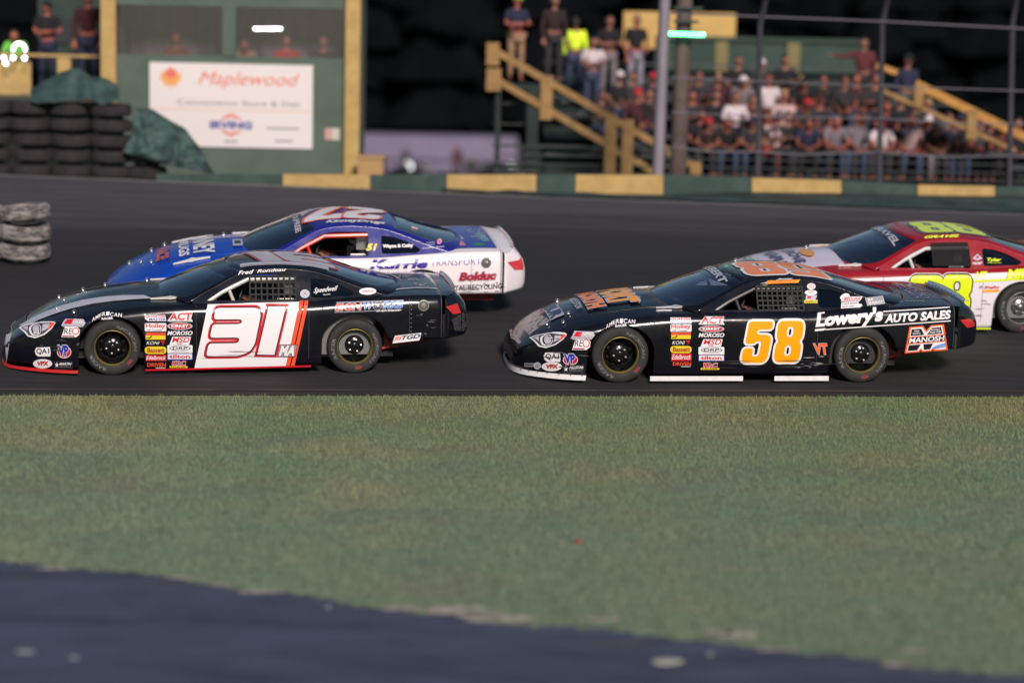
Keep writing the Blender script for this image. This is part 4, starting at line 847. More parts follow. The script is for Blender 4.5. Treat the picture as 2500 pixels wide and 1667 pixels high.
# ================================================================== car 98: red over white
fr58 = (c58.o+c58.y*2.5+c58.x*(5.56-2.69*1.03), c58.x)
redwhite = paint('red_white_paint', srgb(148, 18, 32), srgb(228, 222, 232), z0=.69, slope=.045, rough=.22, dirt=.04); redp = paint('red_paint', srgb(148, 18, 32), rough=.2, dirt=.04)
c = c98 = Car('stock_car', 'red and white stock car number 98 with neon numbers, cut off by the right edge', frame=fr58, s=1.03, roll=1.)
c.shell(redwhite, hoodm=paint('hood_white_paint', srgb(205, 198, 215), rough=.3, dirt=.1), roofm=redp, cage='cage_white', interior='interior_grey', deckm=redp)
c.splitter(mat('lip_green', srgb(20, 200, 130), .35), .03); c.wheels(mat('rim_silver', (.4, .4, .4), .3, metal=.7), mat('hub_pale', (.25, .25, .26), .3, metal=.8)); c.spoiler(glass('spoiler_clear', (1, 1, 1)), mat('frame_grey', (1, 1, 1)), h=.04)
c.skirts(mat('skirt_neon', srgb(200, 225, 40), .4), [(.37, 1.55), (1.78, 2.31)], (.035, .055)); c.cowl_vents(mat('vent_white', (1, 1, 1))); c.pins(SLV, [(-.6, -.4), (-.6, .4), (.3, .4)])
mb = MB(); y0 = lambda z: -gside_y(z)-.006; mb.add([(c.sf.U(a_), y0(z_), z_) for a_, z_ in ((1.56, .80), (2.03, .80), (2.03, 1.07), (1.56, 1.06))], [(0, 1, 2, 3)]); mb.build('window_net', glass('net_mesh', (.22, .22, .22), -.03, .5), c.root)
q9 = lambda x, y: P(x, y, 4.9, 2150, 520)
s = Sticker(c, 'driver_name', 'gside', q9(510, 308), q9(925, 293), q9(535, 275), guess=(1.8, 1.1), off=.016); s.text(NEO, 'GRAVEL', 0, 0, 1, 1, .03, shear=.35); s.done()
roofnum(c, '98', [(SIL, .06), (BK, .045), (NEO, 0)], 1.55, 2.38, -.44, .30)
s = Sticker(c, 'door_number', 'side', q9(290, 1230), q9(690, 1230), q9(350, 745), guess=(1.3, .5)); s.digits('9', [(WH, .05), (BK, .035), (NEO, 0)], r=.1); s.done()
s = Sticker(c, 'door_number', 'side', q9(700, 1230), q9(1050, 1230), q9(740, 738), guess=(1.7, .5)); s.digits('8', [(WH, .05), (BK, .035), (NEO, 0)], r=.1); s.done()
s = Sticker(c, 'side_band', 'side', q9(1100, 835), q9(2400, 760), q9(1105, 808), guess=(2.2, .6)); s.rect(NEO); s.done()
s = Sticker(c, 'state_lettering', 'side', q9(1130, 785), q9(1260, 778), q9(1145, 705), guess=(2.2, .7)); s.text(NEO, 'VT', 0, 0, 1, 1, .05, shear=.15); s.done()
s = Sticker(c, 'sponsor_lettering', 'side', q9(1505, 790), q9(2000, 765), q9(1520, 675), guess=(2.6, .7)); s.text(NEO, 'MILLER', 0, 0, 1, 1, .06, shear=.1, outline=BK, grow=.05); s.done()
s = Sticker(c, 'sponsor_sticker', 'side', q9(1215, 950), q9(1430, 945), q9(1215, 870), guess=(2.3, .5)); s.rect(AMB, 0, 0, .95, .36); s.text(RED, 'Shelby', .08, .4, 1, .95, .03, shear=.3)
for i in range(6): s.rect(BK, -.18+.06*(i % 3)+(.03 if i > 2 else 0), .6+(.2 if i > 2 else 0), -.15+.06*(i % 3)+(.03 if i > 2 else 0), .78+(.2 if i > 2 else 0), layer=0)
s.done()
s = Sticker(c, 'pillar_sticker', 'gside', q9(1095, 572), q9(1215, 568), q9(1095, 492), guess=(2.1, .9)); s.poly(SIL, [(0, .3), (.5, 0), (1, .3), (.5, 1)]); s.oval(MAR, .35, .3, .65, .7); s.text(WH, 'racer', .0, -.6, 1, -.25, .02, shear=.2, layer=1); s.done()
s = Sticker(c, 'window_lettering', 'gside', q9(1270, 600), q9(1440, 600), q9(1270, 540), guess=(2.3, .9), off=.006); s.text(NEO, 'Tyler', 0, .15, 1, 1, .04, shear=.2); s.rect(NEO, 0, 0, 1, .07, layer=0); s.done()
hoodtext(c, 'MAPLE', -.28, -.14, -.5, .36, ink('lilac_dark', (80, 70, 110)), None, .03); hoodtext(c, 'GROVE', -.05, .08, -.5, .36, ink('lilac_dark', (80, 70, 110)), None, .03); hoodtext(c, 'CARS', -.55, -.45, -.4, .3, ink('lilac_dark', (80, 70, 110)), None, .03)
s = Sticker(c, 'hood_badge', 'top', None, None, None, surf=((.10, -.30), (.27, -.30), (.10, .15)), off=.034); s.oval(ink('badge_amber', (225, 150, 50))); s.done()
hoodtext(c, 'GRAVEL', 1.13, 1.22, -.6, .5, SIL, None, .04, kind='roof', off=.006, name='windshield_lettering')
stripe(c, 'top', lambda u: .70, -.9, -.1, SIL, .03); stripe(c, 'top', lambda u: .40, -1.16, -.70, mat('print_lime', srgb(20, 210, 130), .3), .05)

# ------------------------------------------------------------------ seams, rivets and scuffs of hard raced bodies
def seam(c, u, z0, z1, m, w=.004, rivets=None):
    mb = MB(); n = 10; a = []
    for i in range(n+1):
        z = z0+(z1-z0)*i/n; a += [c.sf.pt('side', u-w/2, z, .0045), c.sf.pt('side', u+w/2, z, .0045)]
    mb.add(a, [(2*i, 2*i+1, 2*i+3, 2*i+2) for i in range(n)]); o = mb.build('panel_seam', m, c.root)
    if rivets:
        mb = MB()
        for i in range(9):
            z = z0+(z1-z0)*(i+.5)/9; mb.ball(c.sf.pt('side', u+.02, z, .003), (.006, .003, .006), 6, 4)
        tag(mb.build('rivets', rivets, c.root), kind='stuff')
def scuff(c, kind, cx, cy, w, h, m, n=5, seed=1, off=.0125):
    rn = random.Random(seed); s = Sticker(c, 'scuff_mark', kind, None, None, None, surf=((cx-w/2, cy-h/2), (cx+w/2, cy-h/2), (cx-w/2, cy+h/2)), off=off)
    for k in range(n):
        x, y, l, t = rn.random(), rn.random(), rn.uniform(.05, .35), rn.uniform(.01, .06); s.poly(m, [(x, y), (x+l*.5, y-t*.6), (x+l, y+rn.uniform(-.05, .08)), (x+l*.6, y+t), (x+l*.2, y+t*.8)], layer=0)
    s.done()
dark_seam = mat('seam_black', (.012, .012, .014), .7); grey_seam = mat('seam_grey', (.05, .05, .055), .5)  # near-black and grey strips drawn as the joints between body panels
for c, m in ((c31, grey_seam), (c58, grey_seam), (c27, dark_seam), (c98, dark_seam)):
    seam(c, 2.17, .13, .75, m); seam(c, .92, .12, .73, m); seam(c, 3.30, .36, .80, m, rivets=SLV); seam(c, 3.665, .36, .84, m, w=.006)
sw, sb, sg = mat('scuff_white', (.42, .42, .43), .7), mat('scuff_black', (.02, .02, .022), .8), mat('scuff_grey', (.06, .06, .065), .6)
scuff(c58, 'side', 1.5, .17, 1.2, .09, sg, 16, 3); scuff(c58, 'side', 1.95, .22, .5, .1, sw, 7, 5); scuff(c58, 'side', 2.1, .14, .4, .06, sw, 6, 9); scuff(c58, 'side', -.7, .2, .5, .2, sg, 8, 4)
scuff(c31, 'side', .7, .14, .6, .06, sg, 8, 2); scuff(c31, 'side', 1.6, .2, 1.2, .1, sb, 8, 7, off=.016); scuff(c31, 'side', 3.5, .5, .3, .25, sg, 9, 8); scuff(c31, 'side', -.6, .3, .5, .3, sg, 8, 12)
scuff(c27, 'side', 3.55, .42, .22, .12, sb, 9, 3); scuff(c27, 'side', 3.0, .45, .9, .3, mat('scuff_pale', (.36, .34, .35), .6), 9, 6, off=.005); scuff(c98, 'side', 2.0, .3, .5, .3, MATS['scuff_pale'], 6, 6); scuff(c98, 'roof', 2.44, -.05, .05, .22, sb, 2, 1, off=.012)

for c in (c31, c58, c27, c98):                      # bodies lean on their springs; the wheels stay on the track
    for ch in list(c.root.children):
        if not ch.name.startswith('wheel'): ch.matrix_basis = c.B @ ch.matrix_basis
grass_m = mat('grass_turf', (.13, .195, .125), .9, col2=(.18, .19, .125), scale=.55, vlo=.38, vhi=.62, bump=.8, bscale=45)
nt = grass_m.node_tree; b = nt.nodes['Principled BSDF']; tc = nt.nodes.new('ShaderNodeTexCoord')
n2 = nt.nodes.new('ShaderNodeTexNoise'); n2.inputs['Scale'].default_value = 7; n2.inputs['Detail'].default_value = 8; nt.links.new(tc.outputs['Object'], n2.inputs['Vector'])
mr = nt.nodes.new('ShaderNodeMapRange'); mr.inputs[1].default_value = .3; mr.inputs[2].default_value = .7; mr.inputs[3].default_value = .75; mr.inputs[4].default_value = 1.25; nt.links.new(n2.outputs['Fac'], mr.inputs[0])
mu = nt.nodes.new('ShaderNodeMixRGB'); mu.blend_type = 'MULTIPLY'; mu.inputs[0].default_value = 1; old = b.inputs['Base Color'].links[0].from_socket
nt.links.new(old, mu.inputs[1]); nt.links.new(mr.outputs[0], mu.inputs[2]); nt.links.new(mu.outputs[0], b.inputs['Base Color'])
def dry_towards_track(m):
    nt = m.node_tree; b = nt.nodes['Principled BSDF']; tc = nt.nodes.new('ShaderNodeTexCoord'); sp = nt.nodes.new('ShaderNodeSeparateXYZ'); nt.links.new(tc.outputs['Object'], sp.inputs[0])
    nz = nt.nodes.new('ShaderNodeTexNoise'); nz.inputs['Scale'].default_value = .7; nz.inputs['Detail'].default_value = 6; nt.links.new(tc.outputs['Object'], nz.inputs['Vector'])
    ad = nt.nodes.new('ShaderNodeMath'); ad.operation = 'MULTIPLY_ADD'; ad.inputs[1].default_value = 7; nt.links.new(nz.outputs['Fac'], ad.inputs[0]); nt.links.new(sp.outputs[1], ad.inputs[2])
    mr = nt.nodes.new('ShaderNodeMapRange'); mr.inputs[1].default_value = 22; mr.inputs[2].default_value = 29; nt.links.new(ad.outputs[0], mr.inputs[0])
    mx = nt.nodes.new('ShaderNodeMixRGB'); mx.blend_type = 'MULTIPLY'; mx.inputs[2].default_value = (1.12, .97, .66, 1); nt.links.new(mr.outputs[0], mx.inputs[0]); nt.links.new(b.inputs['Base Color'].links[0].from_socket, mx.inputs[1]); nt.links.new(mx.outputs[0], b.inputs['Base Color'])
dry_towards_track(grass_m)
sheet('ground', [(-400, -60), (400, -60), (400, 500), (-400, 500)], mat('field_far', (.012, .014, .012), .95, var=.4, scale=.2), z=-4.5)
sheet('infield_grass', [(-60, -20), (60, -20)]+[(x, IN(x)) for x in (60, 0, -60)], grass_m, z=0)
mb = MB(); ys = [(0, None), (.8, None), (3.5, .9), (6.5, .85), (17, -.6), (38, -2.7), (70, -4.44)]
for x in xs:
    for d, z in ys: y = FAR(x)+d; mb.v.append((x, y, (track_z(x, FAR(x))-(.012 if d == 0 else .05)) if z is None else z))
for i in range(len(xs)-1):
    for k in range(6): a = i*7+k; mb.f.append((a, a+7, a+8, a+1)); mb.m.append(0)
tag(mb.build('outer_ground', mat('trackside_dirt', (.035, .035, .032), .95, var=.4, scale=2)), kind='structure')
# foreground access road with a ragged grass edge
edge_px = [(-700, 1290), (-300, 1335), (0, 1371), (120, 1385), (230, 1396), (330, 1398), (420, 1412), (520, 1430), (610, 1443), (700, 1450), (820, 1468), (880, 1484), (1000, 1497), (1130, 1506), (1200, 1528), (1300, 1531), (1450, 1534), (1550, 1550), (1700, 1566), (1820, 1578), (1900, 1590), (2000, 1598), (2120, 1608), (2200, 1628), (2330, 1640), (2480, 1652), (2800, 1690), (3300, 1755)]
edge = []
for (x0, y0), (x1, y1) in zip(edge_px, edge_px[1:]):
    for k in range(9):
        t = k/9; p = on_flat(x0+(x1-x0)*t, y0+(y1-y0)*t+random.uniform(-4.5, 4.5)); edge.append((p.x, p.y))
road_m = mat('road_asphalt', (.070, .080, .135), .62, col2=(.035, .041, .074), scale=1.7, vlo=.36, vhi=.62, bump=.5, bscale=110, stretch=(.5, 1.5, 1))
sheet('access_road', [(-9, -6), (9, -6)]+edge[::-1], road_m, z=.006)
def blob(cx, cy, w, h, m, name, z=.011, kind='structure', jag=.3, n=26, label=None, cat=None, group=None):
    pts = []
    for k in range(n):
        a = 2*math.pi*k/n; r = 1+random.uniform(-jag, jag); p = on_flat(cx+w/2*r*math.cos(a), cy-h/2*r*math.sin(a)); pts.append((p.x, p.y))
    o = sheet(name, pts, m, z=z, kind=kind)
    return o
sand = mat('bare_sand', (.52, .43, .38), .9, var=.35, scale=9)
for cx, cy, w, h in ((1110, 1492, 190, 20), (1230, 1513, 170, 16), (1180, 1503, 120, 16), (990, 1488, 130, 8), (1800, 1553, 110, 22), (1760, 1545, 80, 10), (1900, 1588, 120, 5), (640, 1446, 110, 8), (540, 1430, 70, 5), (450, 1412, 90, 5), (1470, 1515, 110, 9), (2180, 1625, 60, 8), (2230, 1590, 70, 10), (130, 1390, 90, 5)):
    blob(cx, cy, w, h, sand, 'sand_patch', z=.010)
pale = mat('road_wear_pale', (.10, .095, .11), .7, var=.4, scale=6)
for cx, cy, w, h in ((1520, 1575, 170, 12), (380, 1427, 160, 5), (90, 1480, 240, 3), (430, 1473, 80, 3), (310, 1475, 30, 3), (50, 1413, 40, 4), (2190, 1640, 110, 6), (700, 1580, 60, 6)):
    blob(cx, cy, w, h, pale, 'road_wear_mark', z=.011)
def litter(cx, cy, w, h, m, label, cat):
    o = blob(cx, cy, w, h, m, 'litter_scrap', z=.02, kind='thing', jag=.22, n=9); sm = o.modifiers.new('t', 'SOLIDIFY'); sm.thickness = .012; tag(o, label, cat)
paper = mat('paper_cream', (.46, .45, .38), .8, var=.2, scale=12); paperw = mat('paper_white', (.26, .28, .30), .8, var=.2, scale=12)
litter(1622, 1619, 76, 10, paper, 'crumpled cream paper scrap lying on the near access road', 'litter')
litter(64, 1594, 46, 4, paperw, 'long pale scrap on the road at the lower left corner', 'litter')
litter(180, 1609, 24, 3, paperw, 'short pale scrap right of the long scrap at lower left', 'litter')
litter(801, 1485, 12, 5, paperw, 'small white stone on the road just below the grass edge', 'stone')
litter(1412, 1326, 14, 8, mat('litter_red', (.5, .03, .04), .6), 'tiny red scrap lying in the middle of the grass', 'litter')
litter(1733, 1600, 16, 3, paperw, 'small pale scrap right of the cream paper on the road', 'litter')
# grass blades over the infield
import array
rnd = random.Random(3); NB = 150000; co = array.array('f'); N = 0
from mathutils import noise as mnoise
def road_edge_y(x):
    for (x0, y0), (x1, y1) in zip(edge, edge[1:]):
        if min(x0, x1) <= x <= max(x0, x1): return y0+(y1-y0)*((x-x0)/(x1-x0) if x1 != x0 else 0)
    return 13
step = {}
while N < NB:
    y = rnd.uniform(13.2, 25.2); x = rnd.uniform(-.235*y-.4, .235*y+.4)
    if y > IN(x)-.03: continue
    kx = round(x, 1)
    if kx not in step: step[kx] = road_edge_y(kx)
    if y < step[kx]+.02: continue
    if mnoise.noise((x*.9, y*.9, 0)) < -.25 and rnd.random() < .6: continue
    h = rnd.uniform(.018, .042)*(1+.3*mnoise.noise((x*2, y*2, 3))); a = rnd.uniform(0, math.pi); w = .0035; lx, ly = rnd.uniform(-.5, .5)*h, rnd.uniform(-.5, .5)*h
    co.extend((x-w*math.cos(a), y-w*math.sin(a), 0, x+w*math.cos(a), y+w*math.sin(a), 0, x+lx, y+ly, h)); N += 1
me = bpy.data.meshes.new('grass_blades'); me.vertices.add(3*N); me.vertices.foreach_set('co', co); me.loops.add(3*N); me.loops.foreach_set('vertex_index', array.array('i', range(3*N)))
me.polygons.add(N); me.polygons.foreach_set('loop_start', array.array('i', range(0, 3*N, 3))); me.update(); me.validate()
me.materials.append(gb := mat('grass_blade', (.155, .25, .165), .7, col2=(.24, .27, .175), scale=.6, vlo=.36, vhi=.62, spec=.2)); dry_towards_track(gb)
o = bpy.data.objects.new('grass_blades', me); col.objects.link(o); tag(o, 'short mown grass of the infield in front of the track', 'grass', kind='stuff')

# ------------------------------------------------------------------ far wood (reads as one black mass)
mb = MB(); rnd = random.Random(11)
for k in range(420):
    Y = rnd.uniform(150, 200); X = rnd.uniform(-.33*Y, .33*Y); h = rnd.uniform(16, 26)
    for L in range(7):
        z0 = -4.5+h*(.06+.13*L); r0 = (h*.20)*(1-L/7.6)*rnd.uniform(.8, 1.15); n = 9; b0 = len(mb.v); jx, jy = rnd.uniform(-.25, .25), rnd.uniform(-.25, .25)
        for q in range(n): a = 2*math.pi*q/n; rr = r0*rnd.uniform(.55, 1.2); mb.v.append((X+jx+rr*math.cos(a), Y+jy+rr*math.sin(a), z0+rnd.uniform(-.5, .2)))
        mb.v.append((X, Y, z0+h*.2)); mb.f += [(b0+q, b0+(q+1) % n, b0+n) for q in range(n)]; mb.m += [0]*n
tag(mb.build('far_wood', mat('conifer_dark', (.0022, .0035, .0050), .95, var=.5, scale=.4, spec=.1)), 'dark conifer wood closing off the view behind the track', 'wood', kind='stuff')
# ------------------------------------------------------------------ outside wall of striped boards
WG, WY = mat('board_green', srgb(58, 78, 74), .7, var=.25, scale=3), mat('board_yellow', srgb(184, 154, 96), .65, var=.16, scale=4)
root = empty('track_wall', loc=(0, 38.4, 1.0)); tag(root, 'low outside wall of alternating yellow and green boards', 'wall')
top = pchip([(-400, 425), (505, 425), (900, 427), (1310, 427), (1620, 428), (1840, 435), (2055, 441), (2250, 452), (2430, 455), (2900, 460)]); bot = pchip([(-400, 438), (505, 450), (690, 458), (905, 460), (1090, 463), (1310, 467), (1405, 470), (1620, 473), (1835, 468), (2055, 470), (2240, 475), (2430, 477), (2900, 480)])
bs = [380, 505-0, 690, 903, 1090, 1310, 1405, 1620, 1835, 2055, 2240, 2430, 2650, 2900]
for i in range(len(bs)-1):
    a, b_ = bs[i]+.7, bs[i+1]-.7; Yw = 38.42; q = [at(a, bot(a)+6, Yw), at(b_, bot(b_)+6, Yw), at(b_, top(b_), Yw), at(a, top(a), Yw)]
    q = [Vector((p.x, Yw, p.z)) for p in q]; mb = MB(); mb.prism(q, (0, .07, 0)); o = mb.build('wall_board', WY if i % 2 == 0 and i > 1 and i < 12 else WG, bevel=.008); o.parent = root; o.matrix_parent_inverse = Matrix.Translation(-root.location)
mb = MB()
for i in range(14):
    p = at(450+i*180, top(450+i*180)+6, 38.53); mb.box((p.x, 38.55, (p.z+.85)/2+.02), (.09, .09, p.z-.85))
o = mb.build('wall_post', mat('post_dark_green', srgb(40, 52, 48), .8)); o.parent = root; o.matrix_parent_inverse = Matrix.Translation(-root.location)
# dark green ground sheeting between wall and track on the right
def cloth(name, fn, nu, nv, m, thick=.01, smooth=50):
    mb = MB(); mb.v = [tuple(fn(i/nu, j/nv)) for i in range(nu+1) for j in range(nv+1)]
    mb.f = [(i*(nv+1)+j, (i+1)*(nv+1)+j, (i+1)*(nv+1)+j+1, i*(nv+1)+j+1) for i in range(nu) for j in range(nv)]; mb.m = [0]*len(mb.f)
    o = mb.build(name, m, smooth=smooth); s_ = o.modifiers.new('t', 'SOLIDIFY'); s_.thickness = thick; return o
tarp_m = mat('tarp_green', srgb(52, 70, 68), .6, col2=srgb(30, 42, 42), scale=2.5, vlo=.35, vhi=.65, stretch=(.7, 1, 1.6))
def gt(s, t):
    px = 1080+1500*s; zt = at(px, bot(px)+3, 38.38); x = zt.x; y0, y1 = 38.38, FAR(x)+.10
    y = y0+(y1-y0)*t; z0, z1 = zt.z, track_z(x, y1)+.015; n = mnoise.noise((x*1.3, y*2.5, 1))*.06+mnoise.noise((x*4, y*5, 2))*.025
    return Vector((x, y, z0+(z1-z0)*(t**.6)+n*math.sin(math.pi*min(1, t*1.1+.05))))
tag(cloth('ground_sheeting', gt, 120, 12, tarp_m), 'dark green sheeting draped from the board wall down to the track', 'sheeting')

# ------------------------------------------------------------------ tyre stack with green tarpaulin
mb = MB(); mb.lathe([(r_*1.05, z_) for r_, z_ in [(.20, 0), (.19, .03), (.21, .06), (.30, .055), (.325, .08), (.33, .14), (.325, .22), (.30, .255), (.21, .25), (.19, .22), (.20, .19), (.235, .15), (.20, 0)]], axis='z', seg=28)
tm = mat('old_tyre', srgb(45, 41, 45), .85, var=.4, scale=6, bump=.3, bscale=60); first = None; zb = 1.22
cols = [(-8.93, 5), (-8.26, 5), (-7.59, 5), (-6.92, 5), (-6.3, 3)]
COLW = ['black stack cut by the left edge', 'second black stack from the left edge', 'third black stack from the left edge', 'fourth black stack from the left edge', 'short stack under the green tarpaulin']
LEV = ['bottom', 'second from bottom', 'middle', 'fourth from bottom', 'top']
for ci, (x, n) in enumerate(cols):
    for k in range(n):
        if first is None: first = o = mb.build('tyre', tm, smooth=40)
        else: o = first.copy(); col.objects.link(o)
        o.location = (x+random.uniform(-.03, .03), 38.85+random.uniform(-.04, .04)+(.0 if ci < 4 else .05), zb-.06+k*.263); o.rotation_euler = (random.uniform(-.02, .02), random.uniform(-.02, .02), random.uniform(0, 6))
        tag(o, 'worn tyre, '+('top' if n == 3 and k == 2 else 'middle' if n == 3 and k == 1 else LEV[k])+' of the '+COLW[ci], 'tyre', 'tyres stacked as a crash barrier')
def tp(s, t):   # tarpaulin falling over the right end of the stack
    L = [(330, 262), (318, 330), (300, 372), (395, 400)]; Rr = [(372, 268), (455, 318), (498, 372), (525, 428)]
    k = t*3; i = min(2, int(k)); f = k-i; a = Vector(L[i])*(1-f)+Vector(L[i+1])*f; b_ = Vector(Rr[i])*(1-f)+Vector(Rr[i+1])*f; p = a*(1-s)+b_*s
    n = mnoise.noise((p.x*.02, p.y*.02, 0)); Y = 38.48-.1*math.sin(math.pi*s)+.16*n+.08*mnoise.noise((p.x*.06, p.y*.05, 4))+.3*s*s
    q = at(p.x+8*n, p.y, Y); return q
tag(cloth('tarpaulin', tp, 40, 40, mat('tarp_cloth', srgb(62, 88, 84), .55, col2=srgb(38, 58, 58), scale=3, vlo=.35, vhi=.65)), 'green tarpaulin falling over the right end of the tyre stack', 'tarpaulin')
def tp2(s, t):
    px = 75+215*s; h = 40*math.sin(math.pi*min(1, max(0, s)))**.7+10*mnoise.noise((s*5, 1, 2))+6; p = (px, 222-h*(1-t)+26*t+6*math.sin(s*9)); n = mnoise.noise((px*.03, t*2, 7))
    return at(p[0], p[1]+8*n, 38.55+.45*(1-t)-.12*t+.12*n)
tag(cloth('tarpaulin', tp2, 36, 14, MATS['tarp_cloth']), 'bunched green tarpaulin heaped on top of the tyre stack', 'tarpaulin')
# pale stack standing at the left edge of the track
px0 = on_track(60, 640); pm = mat('whitewashed_tyre', srgb(150, 142, 140), .8, col2=srgb(74, 70, 72), scale=5, vlo=.4, vhi=.6, stretch=(1, 1, 3))
for ci, x in enumerate((px0.x-.62, px0.x, )):
    for k in range(3+ci*0):
        o = first.copy(); o.data = o.data.copy(); o.data.materials[0] = pm; col.objects.link(o); o.location = (x+random.uniform(-.03, .03), px0.y+.05*ci, track_z(x, px0.y)+.01+k*.26); o.rotation_euler = (R(5), 0, random.uniform(0, 6))
        tag(o, ('bottom', 'middle', 'top')[k]+' whitewashed tyre of the pale stack '+('cut off by the left edge' if ci == 0 else 'standing fully in view on the track'), 'tyre', 'whitewashed tyres at the left edge')

# ------------------------------------------------------------------ scoring booth
YB = 41.0
def pxw(x, y, Y=YB): p = at(x, y, Y); return p
XL, XR = pxw(268, 100).x, pxw(862, 100).x
root = empty('scoring_booth', loc=((XL+XR)/2, YB, .9)); tag(root, 'green scoring booth with yellow corner posts and a wide window', 'booth')
def part(mb, name, m, par=None, **k):
    o = mb.build(name, m, **k); o.parent = par or root
    if par is None or par is root: o.matrix_parent_inverse = Matrix.Translation(-root.location)
    else: o.matrix_parent_inverse = par.matrix_parent_inverse.copy()
    return o
bw = mat('booth_green', srgb(84, 100, 90), .75, var=.14, scale=1.2); ZW0, ZW1 = pxw(560, 138).z, pxw(560, 17).z; ZT = ZW1+.9
mb = MB(); mb.box(((XL+XR)/2, YB+.04, (.9+ZW0)/2), (XR-XL, .08, ZW0-.9)); mb.box(((XL+XR)/2, YB+.04, (ZW1+ZT)/2), (XR-XL, .08, ZT-ZW1))
mb.box((XL+.04, YB+1.7, (.9+ZT)/2), (.08, 3.2, ZT-.9)); mb.box((XR-.04, YB+1.7, (.9+ZT)/2), (.08, 3.2, ZT-.9)); mb.box(((XL+XR)/2, YB+3.35, (.9+ZT)/2), (XR-XL, .08, ZT-.9))
part(mb, 'wall', bw)
mb = MB(); mb.box(((XL+XR)/2, YB+1.35, (ZW0+ZW1)/2+.1), (XR-XL-.3, .04, 1.6)); part(mb, 'inner_partition', mat('booth_partition', srgb(126, 116, 128), .8, col2=srgb(66, 60, 76), scale=1.6, stretch=(1, 1, .3), vlo=.4, vhi=.6))
for k in range(7):
    x = XL+.25+(XR-XL-.4)*k/6.
mb = MB(); mb.box(((XL+XR)/2, YB+1.7, ZT+.08), (XR-XL+.6, 4.2, .12)); part(mb, 'roof', mat('roof_dark', (.04, .045, .045), .8))
mb = MB(); mb.box(((XL+XR)/2, YB+1.7, ZW0-.25), (XR-XL-.2, 3.1, .06)); mb.box(((XL+XR)/2, YB+.6, ZW0-.08), (XR-XL-.3, .6, .05)); mb.box((XL+1.2, YB+2.9, ZW0+.2), (1.4, .4, .8)); part(mb, 'interior_fittings', mat('booth_inside', (.16, .13, .14), .7))
for px_ in (267, 862):
    mb = MB(); x = pxw(px_, 150).x; mb.box((x, YB-.06, (.95+ZT)/2), (.27, .14, ZT-.95)); part(mb, 'corner_post', WY, bevel=.01)
for a, b_ in ((288, 543), (577, 841)):
    x0, x1 = pxw(a, 80).x, pxw(b_, 80).x; mb = MB(); mb.add([(x0, YB+.03, ZW0), (x1, YB+.03, ZW0), (x1, YB+.03, ZW1), (x0, YB+.03, ZW1)], [(0, 1, 2, 3)]); f = part(mb, 'window', glass('booth_glass', (.80, .78, .84), .12, .22))
    mb = MB(); fm = mat('aluminium_frame', (.33, .31, .31), .4, metal=.5)
    mb.box(((x0+x1)/2, YB-.012, ZW0+.03), (x1-x0, .03, .035)); mb.box(((x0+x1)/2, YB-.012, ZW0-.035), (x1-x0, .05, .03)); mb.box(((x0+x1)/2, YB-.012, ZW1-.03), (x1-x0, .03, .035)); mb.box(((x0+x1)/2, YB-.012, ZW1+.04), (x1-x0, .05, .03))
    mb.box((x0+.02, YB-.012, (ZW0+ZW1)/2), (.035, .03, ZW1-ZW0)); mb.box((x1-.02, YB-.012, (ZW0+ZW1)/2), (.035, .03, ZW1-ZW0)); part(mb, 'window_frame', fm, f)
mb = MB(); x = pxw(560, 80).x; mb.box((x, YB+.0, (ZW0+ZW1)/2), (.24, .07, ZW1-ZW0)); part(mb, 'mullion', bw)
mb = MB(); p0, p1 = pxw(620, 71, YB+.25), pxw(688, 71, YB+.25); mb.tube([p0, p1], .022, 8); o = mb.build('strip_lamp', mat('lamp_white', (1, .98, .95), .5, emit=9)); tag(o, 'lit white strip lamp behind the right booth window', 'lamp')
# banner on the booth
tl, tr, bl = pxw(365, 152, YB-.03), pxw(764, 163, YB-.03), pxw(362, 356, YB-.03)
sr = empty('sponsor_banner', loc=((tl.x+tr.x)/2, YB-.03, bl.z)); tag(sr, 'white sponsor banner with red script fixed to the booth wall', 'banner')
root = sr
W_, H_ = tr.x-tl.x, tl.z-bl.z; mb = MB(); mb.box(((tl.x+tr.x)/2, YB-.02, bl.z+H_/2), (W_, .03, H_)); part(mb, 'panel', mat('banner_white', (.74, .69, .69), .3, coat=.5))
def flat(name, m, v, t, x0, y0, x1, y1, lay):
    mb = MB(); mb.add([(tl.x+W_*(x0+(x1-x0)*a), YB-.038-.002*lay, bl.z+H_*(y0+(y1-y0)*b)) for a, b in v], t); return part(mb, name, m)
sq = ([(0, 0), (1, 0), (1, 1), (0, 1)], [(0, 1, 2, 3)])
bred = mat('print_banner_red', srgb(220, 110, 95), .5); bora = mat('print_banner_orange', srgb(228, 160, 90), .5)
leaf = [(.5, 0), (.46, .25), (.2, .18), (.24, .32), (0, .5), (.1, .58), (.04, .75), (.25, .7), (.32, .82), (.38, .62), (.36, .9), (.44, .84), (.5, 1), (.56, .84), (.64, .9), (.62, .62), (.68, .82), (.75, .7), (.96, .75), (.9, .58), (1, .5), (.76, .32), (.8, .18), (.54, .25)]
from mathutils.geometry import tessellate_polygon
flat('leaf_emblem', bora, leaf, tessellate_polygon([[Vector((a, b, 0)) for a, b in leaf]]), .06, .66, .2, .96, 1)
flat('leaf_emblem', bred, [(a*.6+.2, b*.6+.4) for a, b in leaf], tessellate_polygon([[Vector((a, b, 0)) for a, b in leaf]]), .06, .66, .2, .96, 2)
flat('lettering', bred, *text_geo('Maplewood', 0., 0., .35), .30, .70, .92, .90, 1)
flat('lettering', mat('print_banner_grey', srgb(130, 125, 130), .5), *text_geo('Convenience Store & Deli', 0., 0., 0.), .17, .50, .92, .565, 1)
flat('rule', bora, *sq, .03, .445, .99, .452, 1)
flat('lettering', mat('print_banner_blue', srgb(75, 80, 150), .5), *text_geo('IRVING', .05, 0., 0.), .37, .22, .63, .315, 1)
